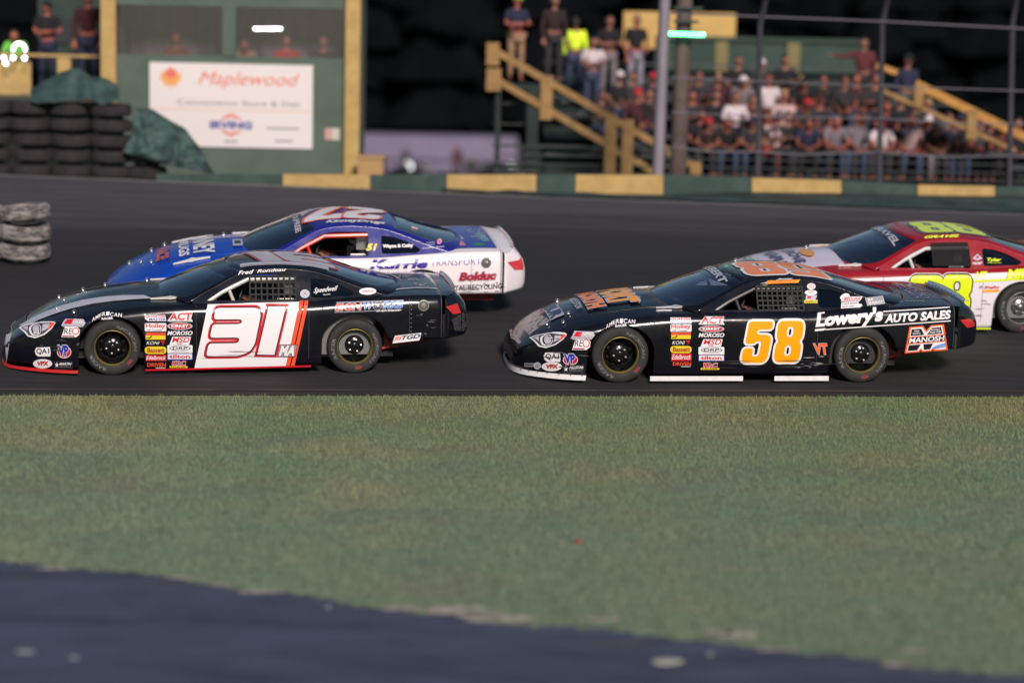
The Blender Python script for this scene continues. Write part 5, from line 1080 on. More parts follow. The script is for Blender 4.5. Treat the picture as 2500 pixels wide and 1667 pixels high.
for (v) in ([(0, 0), (1, 0), (.5, 1)], [(0, 1), (.5, 0), (1, 1)]): pass
flat('chevron', bred, [(0, 0), (.5, 1), (1, 0), (.75, 0), (.5, .45), (.25, 0)], [(0, 1, 4, 5), (1, 2, 3, 4)], .43, .34, .57, .41, 1); flat('chevron', bred, [(0, 1), (.5, 0), (1, 1), (.75, 1), (.5, .55), (.25, 1)], [(0, 5, 4, 1), (1, 4, 3, 2)], .43, .13, .57, .20, 1)
for x0, y0, x1 in ((.72, .23, .92), (.77, .08, .88), (.46, .06, .54)): flat('small_print', MATS['print_banner_grey'], *sq, x0, y0, x1, y0+.02, 1)
p = pxw(811, 328, YB-.02); mb = MB(); mb.box((p.x-.065, YB-.012, p.z), (.13, .02, .21)); mb.box((p.x+.065, YB-.012, p.z), (.13, .02, .21), 1); o = mb.build('notice', [mat('notice_red', srgb(190, 150, 140), .6), mat('notice_white', srgb(190, 190, 175), .6)]); tag(o, 'small two tone notice on the booth wall beside the right corner post', 'notice')

# ------------------------------------------------------------------ flag stand at the far left
YP = 42.6; root = empty('viewing_platform', loc=(at(120, 200, YP).x, YP, .9)); tag(root, 'raised platform with yellow railings left of the booth', 'platform')
def pq(x, y, Y=YP): return at(x, y, Y)
mb = MB(); fz = pq(120, 232).z; mb.box(((pq(-80, 0).x+pq(248, 0).x)/2, YP+.9, fz-.06), (pq(248, 0).x-pq(-80, 0).x, 1.9, .1)); part(mb, 'deck', mat('deck_board', (.06, .055, .05), .8))
mb = MB(); a, b_ = pq(-90, 131), pq(250, 139); mb.box(((a.x+b_.x)/2, YP, (a.z+b_.z)/2), (b_.x-a.x, .05, .05)); part(mb, 'rail', WY)
for x0, x1, y0, y1 in ((-60, 75, 152, 236), (140, 172, 140, 236)):
    a, b_ = pq(x0, y1), pq(x1, y0); mb = MB(); mb.box(((a.x+b_.x)/2, YP+.03, (a.z+b_.z)/2), (b_.x-a.x, .04, b_.z-a.z)); part(mb, 'rail_panel', WY)
for x in (-60, 60, 240):
    p = pq(x, 200); mb = MB(); mb.box((p.x, YP+.06, (.9+fz)/2), (.12, .12, fz-.9)); part(mb, 'post', MATS['post_dark_green'])
root = empty('equipment_shed', loc=(at(180, 100, 45).x, 45, .9)); tag(root, 'dark green shed wall standing behind the platform', 'shed')
a, b_ = at(92, 0, 45), at(262, 0, 45); mb = MB(); mb.box(((a.x+b_.x)/2, 45.5, 2.9), (b_.x-a.x, 1.0, 4.0)); part(mb, 'wall', mat('shed_green', srgb(50, 66, 62), .8, var=.2)); mb = MB(); mb.box(((a.x+b_.x)/2, 45.4, 4.98), (b_.x-a.x+.4, 1.5, .12)); part(mb, 'roof', MATS['roof_dark'])
mb = MB(); a = at(118, 20, 44.9); mb.box((a.x+.25, 44.97, 3.6), (.35, .05, .5)); part(mb, 'vent', mat('vent_dark', (.02, .025, .03), .7))
lampw = mat('lamp_blue_white', (.9, .95, 1), .5, emit=8)
mb = MB(); cpt = at(47, 125, 42.2); pts = [cpt+Vector((.115*math.cos(a), 0, .14*math.sin(a))) for a in [math.pi*k/12 for k in range(13)]]; mb.tube(pts, .016, 6); o = mb.build('ring_lamp', lampw, smooth=50); tag(o, 'arched white lamp glowing beside the yellow platform panel', 'lamp')
for (x, y), w in (((60, 143), 'right foot of the arched lamp'), ((32, 142), 'middle of the lamp cluster under the arch'), ((14, 155), 'lower left of the lamp cluster'), ((9, 142), 'upper left end of the lamp cluster')):
    mb = MB(); p = at(x, y, 42.2); mb.ball(p, (.035, .03, .035), 8, 6); mb.tube([p+Vector((0, .03, 0)), p+Vector((0, .35, -.05))], .012, 6, 1); o = mb.build('spot_lamp', [lampw, mat('post_dark_green', (0, 0, 0))], smooth=50); tag(o, 'small bright spot lamp, '+w, 'lamp', 'spot lamps on the platform rail')
# ------------------------------------------------------------------ paddock behind: trailer, parked car, yellow box
YT = 122.0; root = empty('box_trailer', loc=(at(1060, 400, YT).x, YT, .9)); tag(root, 'pale lilac box trailer parked between booth and grandstand', 'trailer')
a, b_ = at(700, 333, YT), at(1262, 392, YT); tm_ = mat('trailer_lilac', srgb(122, 112, 138), .5, var=.12, scale=.8)
mb = MB(); mb.box(((a.x+b_.x)/2, YT+1.2, (at(1060, 333, YT).z+at(1060, 391, YT).z)/2), (b_.x-a.x, 2.5, at(1060, 333, YT).z-at(1060, 391, YT).z)); body = part(mb, 'body', tm_, bevel=.03)
mb = MB(); z1, z0 = at(1060, 397, YT).z, at(1060, 418, YT).z; mb.box(((a.x+b_.x)/2, YT+1.2, (z0+z1)/2), (b_.x-a.x-.1, 2.3, z1-z0)); part(mb, 'side_skirt', tm_)
mb = MB(); mb.box(((a.x+b_.x)/2, YT+1.2, at(1060, 394, YT).z), (b_.x-a.x-.2, 2.2, .14)); part(mb, 'chassis', mat('trailer_dark', (.02, .02, .03), .7))
for cx, w in ((960, .6), (890, .8)):
    mb = MB(); p = at(cx, 366, YT); z = p.z; mb.add([(p.x-w*.7, YT-.01, z+.4), (p.x+w*.2, YT-.01, z+.3), (p.x+w, YT-.01, z-.5), (p.x, YT-.01, z-.45)], [(0, 1, 2, 3)]); part(mb, 'side_graphic', mat('graphic_navy', srgb(60, 56, 92), .6, col2=srgb(70, 40, 60), scale=2))
for cx in (880, 925, 1150, 1195):
    p = at(cx, 418, YT); mb = MB(); mb.lathe([(.0, -.1), (.18, -.1), (.34, -.12), (.38, -.06), (.38, .1), (.3, .12)], c=(p.x, YT+.1, -4.1), seg=24); part(mb, 'wheel', MATS['tyre_rubber'], smooth=40)
def parked_car(name, label, x, Y, L, m, z=.9):
    root_ = empty(name, loc=(x, Y, z)); tag(root_, label, 'car', 'cars parked in the paddock')
    prof = [(-.5, .25), (-.5, .55), (-.44, .72), (-.27, .80), (-.14, 1.18), (.0, 1.32), (.2, 1.32), (.36, 1.02), (.47, .92), (.5, .6), (.5, .25)]
    mb = MB(); mb.prism([(x+p*L, Y, z+q) for p, q in prof], (0, 1.7, 0)); o = mb.build('body', m, bevel=.05); o.parent = root_; o.matrix_parent_inverse = Matrix.Translation(-root_.location)
    for s_ in (-.31, .31):
        mb = MB(); mb.lathe([(0, -.02), (.2, -.03), (.31, -.02), (.33, .1), (.33, .2)], c=(x+s_*L, Y, z+.33), seg=20); o = mb.build('wheel', MATS['tyre_rubber'], smooth=40); o.parent = root_; o.matrix_parent_inverse = Matrix.Translation(-root_.location)
    mb = MB(); mb.prism([(x+p*L, Y-.012, z+q) for p, q in [(-.22, .84), (-.13, 1.12), (.0, 1.25), (.19, 1.25), (.31, 1.0), (.3, .9)]], (0, .01, 0)); o = mb.build('side_window', mat('car_glass_dark', (.01, .012, .02), .1)); o.parent = root_; o.matrix_parent_inverse = Matrix.Translation(-root_.location)
dk = mat('car_dark_navy', (.010, .012, .022), .25, coat=.6)
parked_car('parked_car', 'dark parked car beside the yellow cabinet, in front of the trailer', at(985, 400, 108).x, 108, 3.4, dk, -4.5)
parked_car('parked_car', 'dark parked car under the right end of the trailer', at(1200, 400, 109).x, 109, 3.8, dk, -4.5)
a, b_ = at(872, 428, 39.9), at(935, 390, 39.9); mb = MB(); mb.box(((a.x+b_.x)/2, 40.2, (a.z+b_.z)/2-.1), (b_.x-a.x, .5, b_.z-a.z+.3)); mb.box(((a.x+b_.x)/2, 40.2, b_.z+.02), (b_.x-a.x+.06, .56, .04)); tag(mb.build('cabinet', mat('cabinet_yellow', srgb(170, 135, 90), .7), bevel=.01), 'yellow cabinet at the foot of the right booth post', 'cabinet')
for (x, y), w in (((1003, 406), 'tallest lamp glint on the parked car'), ((917, 400), 'lamp above the yellow cabinet'), ((995, 397), 'lamp left of the tallest glint'), ((1248, 402), 'lamp at the right end of the trailer')):
    mb = MB(); p = at(x, y, 104); mb.box(p, (.09, .05, .24 if x == 1003 else .07)); mb.box(p+Vector((0, .08, 0)), (.2, .08, .4), 1); mb.tube([p+Vector((0, .1, 0)), (p.x, p.y+.1, -4.5)], .03, 6, 1); tag(mb.build('marker_lamp', [mat('lamp_marker', (.95, .97, 1), .5, emit=2.5), mat('roof_dark', (0, 0, 0))]), 'small lit marker lamp: '+w, 'lamp', 'marker lamps in the paddock')

# ------------------------------------------------------------------ grandstand
def rowY(k): return 44.6+1.1*k
def rowZ(k): return .98+.335*k
XA, XB = at(1330, 300, 46).x, 15.0
root = empty('grandstand', loc=(6, 46, .9)); tag(root, 'dark green grandstand with bench rows and yellow trim', 'grandstand')
gg = mat('stand_green', srgb(38, 52, 50), .8, var=.25, scale=1.5); ga = mat('stand_steel', srgb(62, 68, 70), .5, var=.3, scale=2)
XE = [at(px_, 300, rowY(k)).x for k, px_ in enumerate((2640, 2560, 2450, 2330, 2250, 2150))]
for k in range(6):
    XB = XE[k]; mb = MB(); mb.box(((XA+XB)/2, rowY(k)+.30, rowZ(k)+.42), (XB-XA, .28, .045)); part(mb, 'bench', ga)
    mb = MB(); mb.box(((XA+XB)/2, rowY(k), rowZ(k)-.03), (XB-XA, 1.05, .05)); part(mb, 'tread', gg)
    mb = MB(); mb.box(((XA+XB)/2, rowY(k)+.53, rowZ(k)+.14), (XB-XA, .03, .30)); part(mb, 'riser', gg)
for k in range(8):
    for kk in (0, 2, 5):
        x = XA+.05+k*(XE[kk]-XA-.1)/7; mb = MB(); mb.box((x, rowY(kk)+.3, (.1+rowZ(kk))/2-.05), (.1, .1, rowZ(kk)-.1)); part(mb, 'post', gg)
XB = XE[0]
for dz in (.0, .16, .32, .48, .64):                                              # front rails
    mb = MB(); mb.tube([(XA-1.0, rowY(0)-.75, .95+dz), (XB, rowY(0)-.75, .95+dz)], .014, 6); part(mb, 'front_rail', ga)
XB = XE[0]
# back wall and its yellow posts
a, b_ = at(1600, 122, 51.2), at(2120, 122, 51.2); mb = MB(); mb.box(((a.x+14.0)/2 if 0 else (a.x+b_.x)/2, 51.25, rowZ(5)+.45), (b_.x-a.x, .06, 1.15)); part(mb, 'back_wall', mat('stand_back_green', srgb(56, 76, 70), .8, var=.2, scale=1.4))
mb = MB(); mb.box(((a.x+b_.x)/2, 51.18, rowZ(5)+1.0), (b_.x-a.x, .09, .09)); part(mb, 'back_rail', mat('stand_rail_green', srgb(44, 66, 58), .7))
for px_ in (1762, 1938):
    p = at(px_, 150, 51.1); mb = MB(); mb.box((p.x, 51.19, rowZ(5)+.62), (.28, .05, .72)); part(mb, 'back_post', mat('post_olive', srgb(120, 110, 70), .7))
# left landing and the two stairs with yellow rails
wood = mat('rail_yellow_wood', srgb(158, 124, 78), .7, var=.25, scale=6)
def beam(mb, p, q, w, d):
    p, q = Vector(p), Vector(q); dv = q-p; L = dv.length; x = dv/L; z = x.cross(Vector((0, 1, 0))); z = -z if z.z < 0 else z; c_ = (p+q)/2; M3 = Matrix((( x.x, 0, z.x), (x.y, 1, z.y), (x.z, 0, z.z)))
    mb.box(c_, (L, d, w), M=M3)
root = empty('grandstand_stair', loc=(at(1400, 400, 43.9).x, 43.9, .9)); tag(root, 'left grandstand stair with sloping yellow handrails', 'stair')
YS = 43.9; S = lambda x, y: at(x, y, YS)
for p, q in (((1198, 118), (1700, 408)), ((1195, 185), (1700, 480))):
    mb = MB(); beam(mb, S(*p), S(*q), .13, .05); part(mb, 'handrail', wood)
for x0, x1, y0, y1 in ((1187, 1220, 105, 160), (1187, 1224, 168, 222), (1318, 1350, 186, 292), (1474, 1506, 282, 425), (1516, 1547, 292, 428), (1684, 1712, 395, 425)):
    a, b_ = S(x0, y1), S(x1, y0); mb = MB(); mb.box(((a.x+b_.x)/2, YS-.05, (a.z+b_.z)/2), (b_.x-a.x, .04, b_.z-a.z)); part(mb, 'stair_post', wood)
p0, p1 = S(1230, 208), S(1325, 208); zl = p0.z; mb = MB(); mb.box(((p0.x+p1.x)/2, YS+.75, zl-.04), (1.5, 1.4, .08)); part(mb, 'landing', gg)
n = 9; zx = [S(1330+(1690-1330)*k/n, 300).x for k in range(n+1)]
for k in range(n):
    z = zl-(zl-.98)*(k+.6)/n; mb = MB(); mb.box(((zx[k]+zx[k+1])/2, YS+.75, z), (.34, 1.2, .05)); part(mb, 'step', ga)
for x in (1215, 1300):
    p = S(x, 300); mb = MB(); mb.box((p.x, YS+.1, (.9+zl)/2), (.22 if x == 1300 else .1, .12, zl-.9)); part(mb, 'leg', gg)
for zz in (.3, .7, 1.1, 1.5):
    mb = MB(); mb.tube([(S(1200, 300).x, YS+.3, .9+zz), (S(1500-zz*90, 300).x, YS+.3, .9+zz)], .016, 6); part(mb, 'cross_pipe', ga)
root = empty('grandstand_stair', loc=(at(2350, 350, 43.7).x, 43.7, .85)); tag(root, 'right grandstand stair with one long orange yellow handrail', 'stair'); S = lambda x, y: at(x, y, 43.7)
wood2 = mat('rail_amber_wood', srgb(190, 138, 68), .65, var=.25, scale=6)
mb = MB(); beam(mb, S(2235, 205), S(2620, 392), .16, .05); part(mb, 'handrail', wood2); mb = MB(); beam(mb, S(2140, 160), S(2190, 178), .11, .05); part(mb, 'handrail', wood2); mb = MB(); beam(mb, S(2140, 215), S(2480, 368), .08, .05); part(mb, 'handrail', wood)
for x0, x1, y0, y1 in ((2230, 2256, 208, 262), (2358, 2386, 268, 340)):
    a, b_ = S(x0, y1), S(x1, y0); mb = MB(); mb.box(((a.x+b_.x)/2, 43.65, (a.z+b_.z)/2), (b_.x-a.x, .04, b_.z-a.z)); part(mb, 'stair_post', wood)
for k in range(7):
    p = S(2200+60*k, 300); mb = MB(); mb.box((p.x, 44.0, rowZ(0)+1.75-.27*k), (.4, .6, .05)); part(mb, 'step', ga)
# yellow board behind the top row
a, b_ = at(1520, 118, 52.2), at(1797, 34, 52.2); root = empty('yellow_board', loc=((a.x+b_.x)/2, 52.2, .9)); tag(root, 'large plain yellow board standing above the back of the grandstand', 'board')
mb = MB(); mb.box(((a.x+b_.x)/2, 52.2, (a.z+b_.z)/2), (b_.x-a.x, .06, b_.z-a.z)); part(mb, 'panel', mat('board_bright_yellow', srgb(200, 164, 96), .6, var=.12, scale=2), bevel=.01)
for x in (a.x+.2, b_.x-.05): mb = MB(); mb.box((x, 52.28, (.9+b_.z)/2), (.1, .1, b_.z-.9)); part(mb, 'post', gg)
# ------------------------------------------------------------------ poles and catch fence
def pole(name, label, px_top, px_bot, Y, r, m, cat='pole', ztop=None):
    p, q = at(*px_top, Y), at(*px_bot, Y); d = (p-q)/(p.z-q.z); zt = ztop or 7.5; base = q+d*(.9-q.z); topp = q+d*(zt-q.z)
    mb = MB(); mb.tube([base, topp], [r, r*.85], 16); o = mb.build(name, m, smooth=50); return tag(o, label, cat), base, topp
pole('steel_pole', 'pale galvanised steel pole in front of the grandstand', (1623, 0), (1606, 428), 39.3, .105, mat('galvanised', srgb(136, 130, 140), .5, metal=.2, var=.12, scale=2))
root = empty('utility_pole', loc=(at(1660, 428, 40.0).x, 40, .9)); tag(root, 'weathered wooden pole with crossarms and the green lamp', 'pole')
mb = MB(); p, q = at(1672, 0, 40.), at(1655, 428, 40.); d = (p-q)/(p.z-q.z); mb.tube([q+d*(.9-q.z), q+d*(7.5-q.z)], [.15, .12], 16); part(mb, 'shaft', mat('pole_wood', srgb(98, 84, 82), .85, var=.3, scale=5, stretch=(1, 1, .2)), smooth=50)
for x0, x1, y in ((1645, 1715, 20), (1645, 1705, 53)): a, b_ = at(x0, y, 39.8), at(x1, y+2, 39.8); mb = MB(); mb.box((a+b_)/2, ((b_-a).length, .08, .05)); part(mb, 'crossarm', mat('crossarm_dark', (.025, .04, .035), .7))
a, b_ = at(1632, 83, 39.6), at(1720, 86, 39.6); mb = MB(); mb.tube([a, b_], .028, 8); mb.box((a+b_)/2+Vector((0, .06, .03)), (.5, .08, .05), 1); o = mb.build('track_signal_lamp', [mat('lamp_green', (.12, 1, .45), .4, emit=7), MATS['crossarm_dark']], smooth=50); tag(o, 'glowing green track signal lamp on the wooden pole', 'lamp')
root = empty('catch_fence', loc=(6, 39.2, .9)); tag(root, 'catch fence of steel posts and cables in front of the grandstand', 'fence')
fm_ = mat('fence_steel', srgb(78, 78, 88), .5, metal=.3, var=.2)
for x0, xt in ((1850, 1870), (2148, 2165), (2466, 2480), (2790, 2800)):
    q, p = at(x0, 445, 39.2), at(x0+6, 60, 39.2); t_ = at(xt, -10, 39.0); mb = MB(); mb.tube([(q.x, q.y, .9), p, (t_.x, 38.9, t_.z), (t_.x+.1, 38.2, t_.z+.7)], .048, 10); part(mb, 'post', fm_, smooth=50)
for pts, r in ((((1640, 33), (1846, 41), (2150, 53), (2500, 71), (2800, 86)), .014), (((1640, 190), (1870, 200), (2150, 211), (2500, 223), (2800, 238)), .010), (((1640, 275), (1887, 286), (2150, 290), (2340, 301), (2500, 303), (2800, 318)), .010), (((1640, 358), (1730, 371), (1860, 372), (1960, 379), (2140, 371), (2300, 384), (2500, 381), (2800, 392)), .010)):
    mb = MB(); mb.tube([at(x, y, 39.12) for x, y in pts], r, 6); part(mb, 'cable', mat('cable_steel', srgb(120, 118, 128), .4, metal=.4))

# ------------------------------------------------------------------ people
def skinned(joints, edges, root_i=0, sub=1):
    me = bpy.data.meshes.new('skel'); me.from_pydata([j[0] for j in joints], edges, []); ob = bpy.data.objects.new('skel', me); col.objects.link(ob)
    sk = ob.modifiers.new('skin', 'SKIN'); sk.use_smooth_shade = True
    for i, j in enumerate(joints):
        d = me.skin_vertices[0].data[i]; r = j[1]; d.radius = r if isinstance(r, tuple) else (r, r); d.use_root = (i == root_i)
    ss = ob.modifiers.new('sub', 'SUBSURF'); ss.levels = sub; ss.render_levels = sub
    dg = bpy.context.evaluated_depsgraph_get(); ev = ob.evaluated_get(dg); out = bpy.data.meshes.new_from_object(ev); bpy.data.objects.remove(ob); return out
def merge(name, meshes, mats=1):
    bm = bmesh.new()
    for m in meshes: bm.from_mesh(m)
    out = bpy.data.meshes.new(name); bm.to_mesh(out); bm.free()
    for m in meshes: bpy.data.meshes.remove(m)
    out.polygons.foreach_set('use_smooth', [True]*len(out.polygons)); out.materials.clear(); out.materials.append(None); return out
def tomesh(mb): me = bpy.data.meshes.new('p'); me.from_pydata(mb.v, [], mb.f); return me
def head_mesh(c, turn=0., tilt=0.):
    M3 = Matrix.Rotation(turn, 3, 'Z') @ Matrix.Rotation(tilt, 3, 'X'); mb = MB(); seg, rings = 16, 14; c = Vector(c)
    for i in range(rings+1):
        th = math.pi*i/rings
        for k in range(seg):
            p = 2*math.pi*k/seg; v = Vector((math.sin(th)*math.cos(p)*.077, math.sin(th)*math.sin(p)*.095, math.cos(th)*.118)); f = max(0, -v.y/.095)
            if v.z < -.02: v.x *= 1-.30*(-v.z-.02)/.1; v.y *= 1-.06*(-v.z)/.1
            if f > .85 and abs(v.x) < .02: v.y -= .016*math.exp(-((v.z+.012)/.022)**2)
            if f > .6: v.y += .008*math.exp(-((abs(v.x)-.03)/.014)**2-((v.z-.012)/.014)**2); v.y -= .004*math.exp(-((v.z+.058)/.010)**2)
            mb.v.append(tuple(c+M3 @ v))
    mb.f = [(i*seg+k, i*seg+(k+1) % seg, (i+1)*seg+(k+1) % seg, (i+1)*seg+k) for i in range(rings) for k in range(seg)]; mb.m = [0]*len(mb.f)
    for s_ in (-1, 1): mb.ball(c+M3 @ Vector((s_*.078, .005, -.005)), (.010, .018, .028), 6, 5)
    return tomesh(mb)
def hand_mesh(w, d, s_):
    """palm, four fingers of different length, thumb"""
    w = Vector(w); d = Vector(d).normalized(); up = Vector((0, 0, 1)); side = d.cross(up); side = side.normalized() if side.length > .2 else Vector((1, 0, 0)); nrm = side.cross(d); mb = MB()
    M3 = Matrix((side, d, nrm)).transposed(); mb.ball(w+d*.045, (.040, .052, .016), 8, 6, M=M3)
    for i, L in enumerate((.062, .074, .070, .054)):
        b0 = w+d*.085+side*(.030-.020*i); mb.tube([b0-d*.02, b0+d*L*.5-nrm*.004, b0+d*L*.9-nrm*.022], [.0095, .009, .006], 5)
    b0 = w+d*.03+side*(.036*s_); mb.tube([b0, b0+side*(.028*s_)+d*.025, b0+side*(.034*s_)+d*.058-nrm*.01], [.012, .010, .007], 5)
    return tomesh(mb)
def make_pose(p):
    """returns meshes body, shirt, trousers, shoes, hair, cap for a dict of joint positions (figure faces -Y)"""
    J, E = [], []
    def ad(v, r, par=None): J.append((Vector(v), r)); (E.append((par, len(J)-1)) if par is not None else None); return len(J)-1
    pel, ch, nk, hd = [Vector(p[k]) for k in ('pelvis', 'chest', 'neck', 'head')]
    a = ad(pel, (.135, .10)); b_ = ad((pel+ch)/2, (.115, .085), a); c_ = ad(ch, (.135, .095), b_); n_ = ad(nk, .050, c_); h_ = ad(nk*.45+hd*.55, .052, n_)
    for s_, k in ((-1, 'L'), (1, 'R')):
        sh, el, wr = [Vector(p[x+k]) for x in ('sh', 'el', 'wr')]; hp, kn, an = [Vector(p[x+k]) for x in ('hip', 'kn', 'an')]
        i = ad(sh, .052, c_); i = ad(el, .038, i); i = ad(wr, .026, i); i = ad(wr+(wr-el).normalized()*.03, .022, i)
        i = ad(hp, .080, a); i = ad((hp+kn)/2, .072, i); i = ad(kn, .052, i); i = ad(an, .036, i); i = ad(an+Vector(p.get('toe', (0, -.10, -.03)))*.6, .032, i)
    ms = [skinned(J, E), head_mesh(hd, p.get('turn', 0), p.get('tilt', 0))]
    for s_, k in ((-1, 'L'), (1, 'R')): wr, el = Vector(p['wr'+k]), Vector(p['el'+k]); ms.append(hand_mesh(wr, Vector(p.get('hd'+k, wr-el)), -s_))
    body = merge('body', ms)
    J, E = [], []; a = ad(pel+(ch-pel)*.12, (.155, .125)); b_ = ad((pel+ch)/2, (.145, .115), a); c_ = ad(ch, (.155, .115), b_); ad(nk-(nk-ch)*.35, .075, c_)
    for k in 'LR':
        sh, el, wr = [Vector(p[x+k]) for x in ('sh', 'el', 'wr')]; i = ad(sh, .068, c_)
        if p.get('long'): i = ad(el, .052, i); ad(el+(wr-el)*.92, .038, i)
        else: ad(sh+(el-sh)*.75, .058, i)
    shirt = merge('shirt', [skinned(J, E)]); J, E = [], []; a = ad(pel, (.155, .12))
    for k in 'LR':
        hp, kn, an = [Vector(p[x+k]) for x in ('hip', 'kn', 'an')]; i = ad(hp, .098, a); i = ad((hp+kn)/2, .088, i); i = ad(kn, .070, i); ad(an+(kn-an)*.1, .055, i)
    tro = merge('trousers', [skinned(J, E)]); mb = MB()
    shoe_meshes = []
    for k in 'LR':
        an = Vector(p['an'+k]); m1 = MB(); m1.ball(an+Vector((0, -.06, -.035)), (.048, .135, .042), 10, 6); shoe_meshes.append(merge('shoe', [tomesh(m1)]))
    shoes = None; M3 = Matrix.Rotation(p.get('turn', 0), 3, 'Z')
    mb = MB(); seg = 14
    for i in range(8):
        th = math.pi*.62*i/7
        for k in range(seg):
            q_ = 2*math.pi*k/seg; bk = max(0, math.sin(q_)); th2 = th*(1+.25*bk) if math.sin(q_) > -.3 else min(th, .95); v = Vector((math.sin(th2)*math.cos(q_)*.086, math.sin(th2)*math.sin(q_)*.104+.004, math.cos(th2)*.126)); mb.v.append(tuple(hd+M3 @ v))
    mb.f = [(i*seg+k, i*seg+(k+1) % seg, (i+1)*seg+(k+1) % seg, (i+1)*seg+k) for i in range(7) for k in range(seg)]; mb.m = [0]*len(mb.f); hair = merge('hair', [tomesh(mb)])
    mb = MB()
    for i in range(6):
        th = math.pi*.47*i/5
        for k in range(seg): q_ = 2*math.pi*k/seg; v = Vector((math.sin(th)*math.cos(q_)*.092, math.sin(th)*math.sin(q_)*.110, math.cos(th)*.105+.028)); mb.v.append(tuple(hd+M3 @ v))
    mb.f = [(i*seg+k, i*seg+(k+1) % seg, (i+1)*seg+(k+1) % seg, (i+1)*seg+k) for i in range(5) for k in range(seg)]
    mb.m = [0]*len(mb.f); mb.add([hd+M3 @ Vector(v) for v in [(-.07, -.085, .035), (-.055, -.16, .022), (0, -.18, .022), (.055, -.16, .022), (.07, -.085, .035), (0, -.10, .045)]], [(0, 1, 2, 5), (5, 2, 3, 4)])
    cap = merge('cap', [tomesh(mb)]); return dict(body=body, shirt=shirt, trousers=tro, shoe=shoe_meshes[0], shoe2=shoe_meshes[1], hair=hair, cap=cap)
def seated(**k):
    p = dict(pelvis=(0, .02, .53), chest=(0, .02, .93), neck=(0, .0, 1.07), head=(0, -.03, 1.21), shL=(-.17, .01, 1.0), shR=(.17, .01, 1.0), elL=(-.24, -.06, .75), elR=(.24, -.06, .75), wrL=(-.11, -.26, .64), wrR=(.11, -.26, .64),
             hipL=(-.10, -.04, .52), hipR=(.10, -.04, .52), knL=(-.15, -.42, .53), knR=(.15, -.42, .53), anL=(-.14, -.40, .09), anR=(.14, -.40, .09)); p.update(k); return make_pose(p)
def standing(**k):
    p = dict(pelvis=(0, 0, .95), chest=(0, -.01, 1.32), neck=(0, -.01, 1.47), head=(0, -.03, 1.61), shL=(-.18, 0, 1.40), shR=(.18, 0, 1.40), elL=(-.23, .02, 1.12), elR=(.23, .02, 1.12), wrL=(-.22, -.08, .88), wrR=(.22, -.08, .88),
             hipL=(-.10, 0, .90), hipR=(.10, 0, .90), knL=(-.11, -.02, .50), knR=(.11, -.02, .50), anL=(-.12, .02, .09), anR=(.12, .02, .09)); p.update(k); return make_pose(p)
POSES = dict(sit=seated(), lean=seated(chest=(0, -.12, .88), neck=(0, -.20, 1.0), head=(0, -.26, 1.12), shL=(-.17, -.14, .96), shR=(.17, -.14, .96), elL=(-.22, -.32, .72), elR=(.22, -.32, .72), wrL=(-.05, -.50, .66), wrR=(.05, -.50, .66)),
    fold=seated(elL=(-.25, -.08, .78), elR=(.25, -.08, .78), wrL=(.10, -.20, .82), wrR=(-.10, -.22, .78), long=True, turn=R(20)), look=seated(turn=R(-35), elL=(-.27, -.02, .76), wrL=(-.2, -.25, .62), long=True),
    stand=standing(long=True), arms=standing(elL=(-.25, -.06, 1.15), elR=(.25, -.06, 1.15), wrL=(.09, -.21, 1.17), wrR=(-.09, -.24, 1.13), turn=R(25)), side=standing(turn=R(-60), elR=(.22, -.08, 1.13), wrR=(.12, -.26, 1.05)),
    reach=standing(elL=(-.40, -.05, 1.33), wrL=(-.62, -.10, 1.36), long=True), drive=make_pose(dict(pelvis=(0, .02, .0), chest=(0, .10, .40), neck=(0, .08, .55), head=(0, .05, .69), shL=(-.18, .07, .47), shR=(.18, .07, .47), elL=(-.25, -.14, .30), elR=(.25, -.14, .30), wrL=(-.14, -.40, .44), wrR=(.14, -.40, .44), hipL=(-.10, -.06, 0), hipR=(.10, -.06, 0), knL=(-.14, -.48, .16), knR=(.14, -.48, .16), anL=(-.12, -.85, -.02), anR=(.12, -.85, -.02), long=True)))
SKIN = [mat('skin_fair', srgb(138, 92, 78), .55), mat('skin_tan', srgb(128, 72, 58), .55), mat('skin_red', srgb(150, 84, 70), .55)]
CL = lambda n, c_: mat('cloth_'+n, srgb(*c_), .85, var=.2, scale=8)
HAIR = [mat('hair_dark', (.012, .01, .01), .6), mat('hair_brown', (.04, .025, .015), .6), mat('hair_grey', (.12, .11, .11), .6), mat('hair_blond', (.42, .28, .14), .6)]
def person(label, pose, loc, rz, shirt, trousers, top, topm, skin=None, group=None, scale=1.):
    r = empty('person'); r.location = loc; r.rotation_euler = (0, 0, rz); r.scale = (scale,)*3; tag(r, label, 'person', group)
    P_ = POSES[pose]; ms = dict(body=skin or random.choice(SKIN), shirt=shirt, trousers=trousers, shoe=CL('shoe', (40, 38, 38)), shoe2=CL('shoe', (40, 38, 38)))
    ms[top] = topm
    for k, m in ms.items():
        o = bpy.data.objects.new(k.rstrip('2'), P_[k]); col.objects.link(o); o.parent = r; o.material_slots[0].link = 'OBJECT'; o.material_slots[0].material = m
    return r
black, navy, jeans, grey, dgrey, maroon, white, blue = CL('black', (28, 27, 32)), CL('navy', (38, 42, 68)), CL('jeans', (58, 70, 98)), CL('grey', (120, 112, 120)), CL('dark_grey', (52, 48, 54)), CL('maroon', (72, 30, 38)), CL('white', (214, 200, 206)), CL('blue', (42, 80, 175))
beige, hiviz, lime, redc, pinkw, brown, plaid = CL('beige', (150, 118, 92)), mat('cloth_hiviz', srgb(228, 255, 60), .8, emit=.0), CL('lime', (110, 205, 80)), CL('red', (180, 42, 50)), CL('pale_pink', (205, 172, 172)), CL('brown', (52, 36, 38)), CL('plaid', (100, 46, 52))
LZ = zl
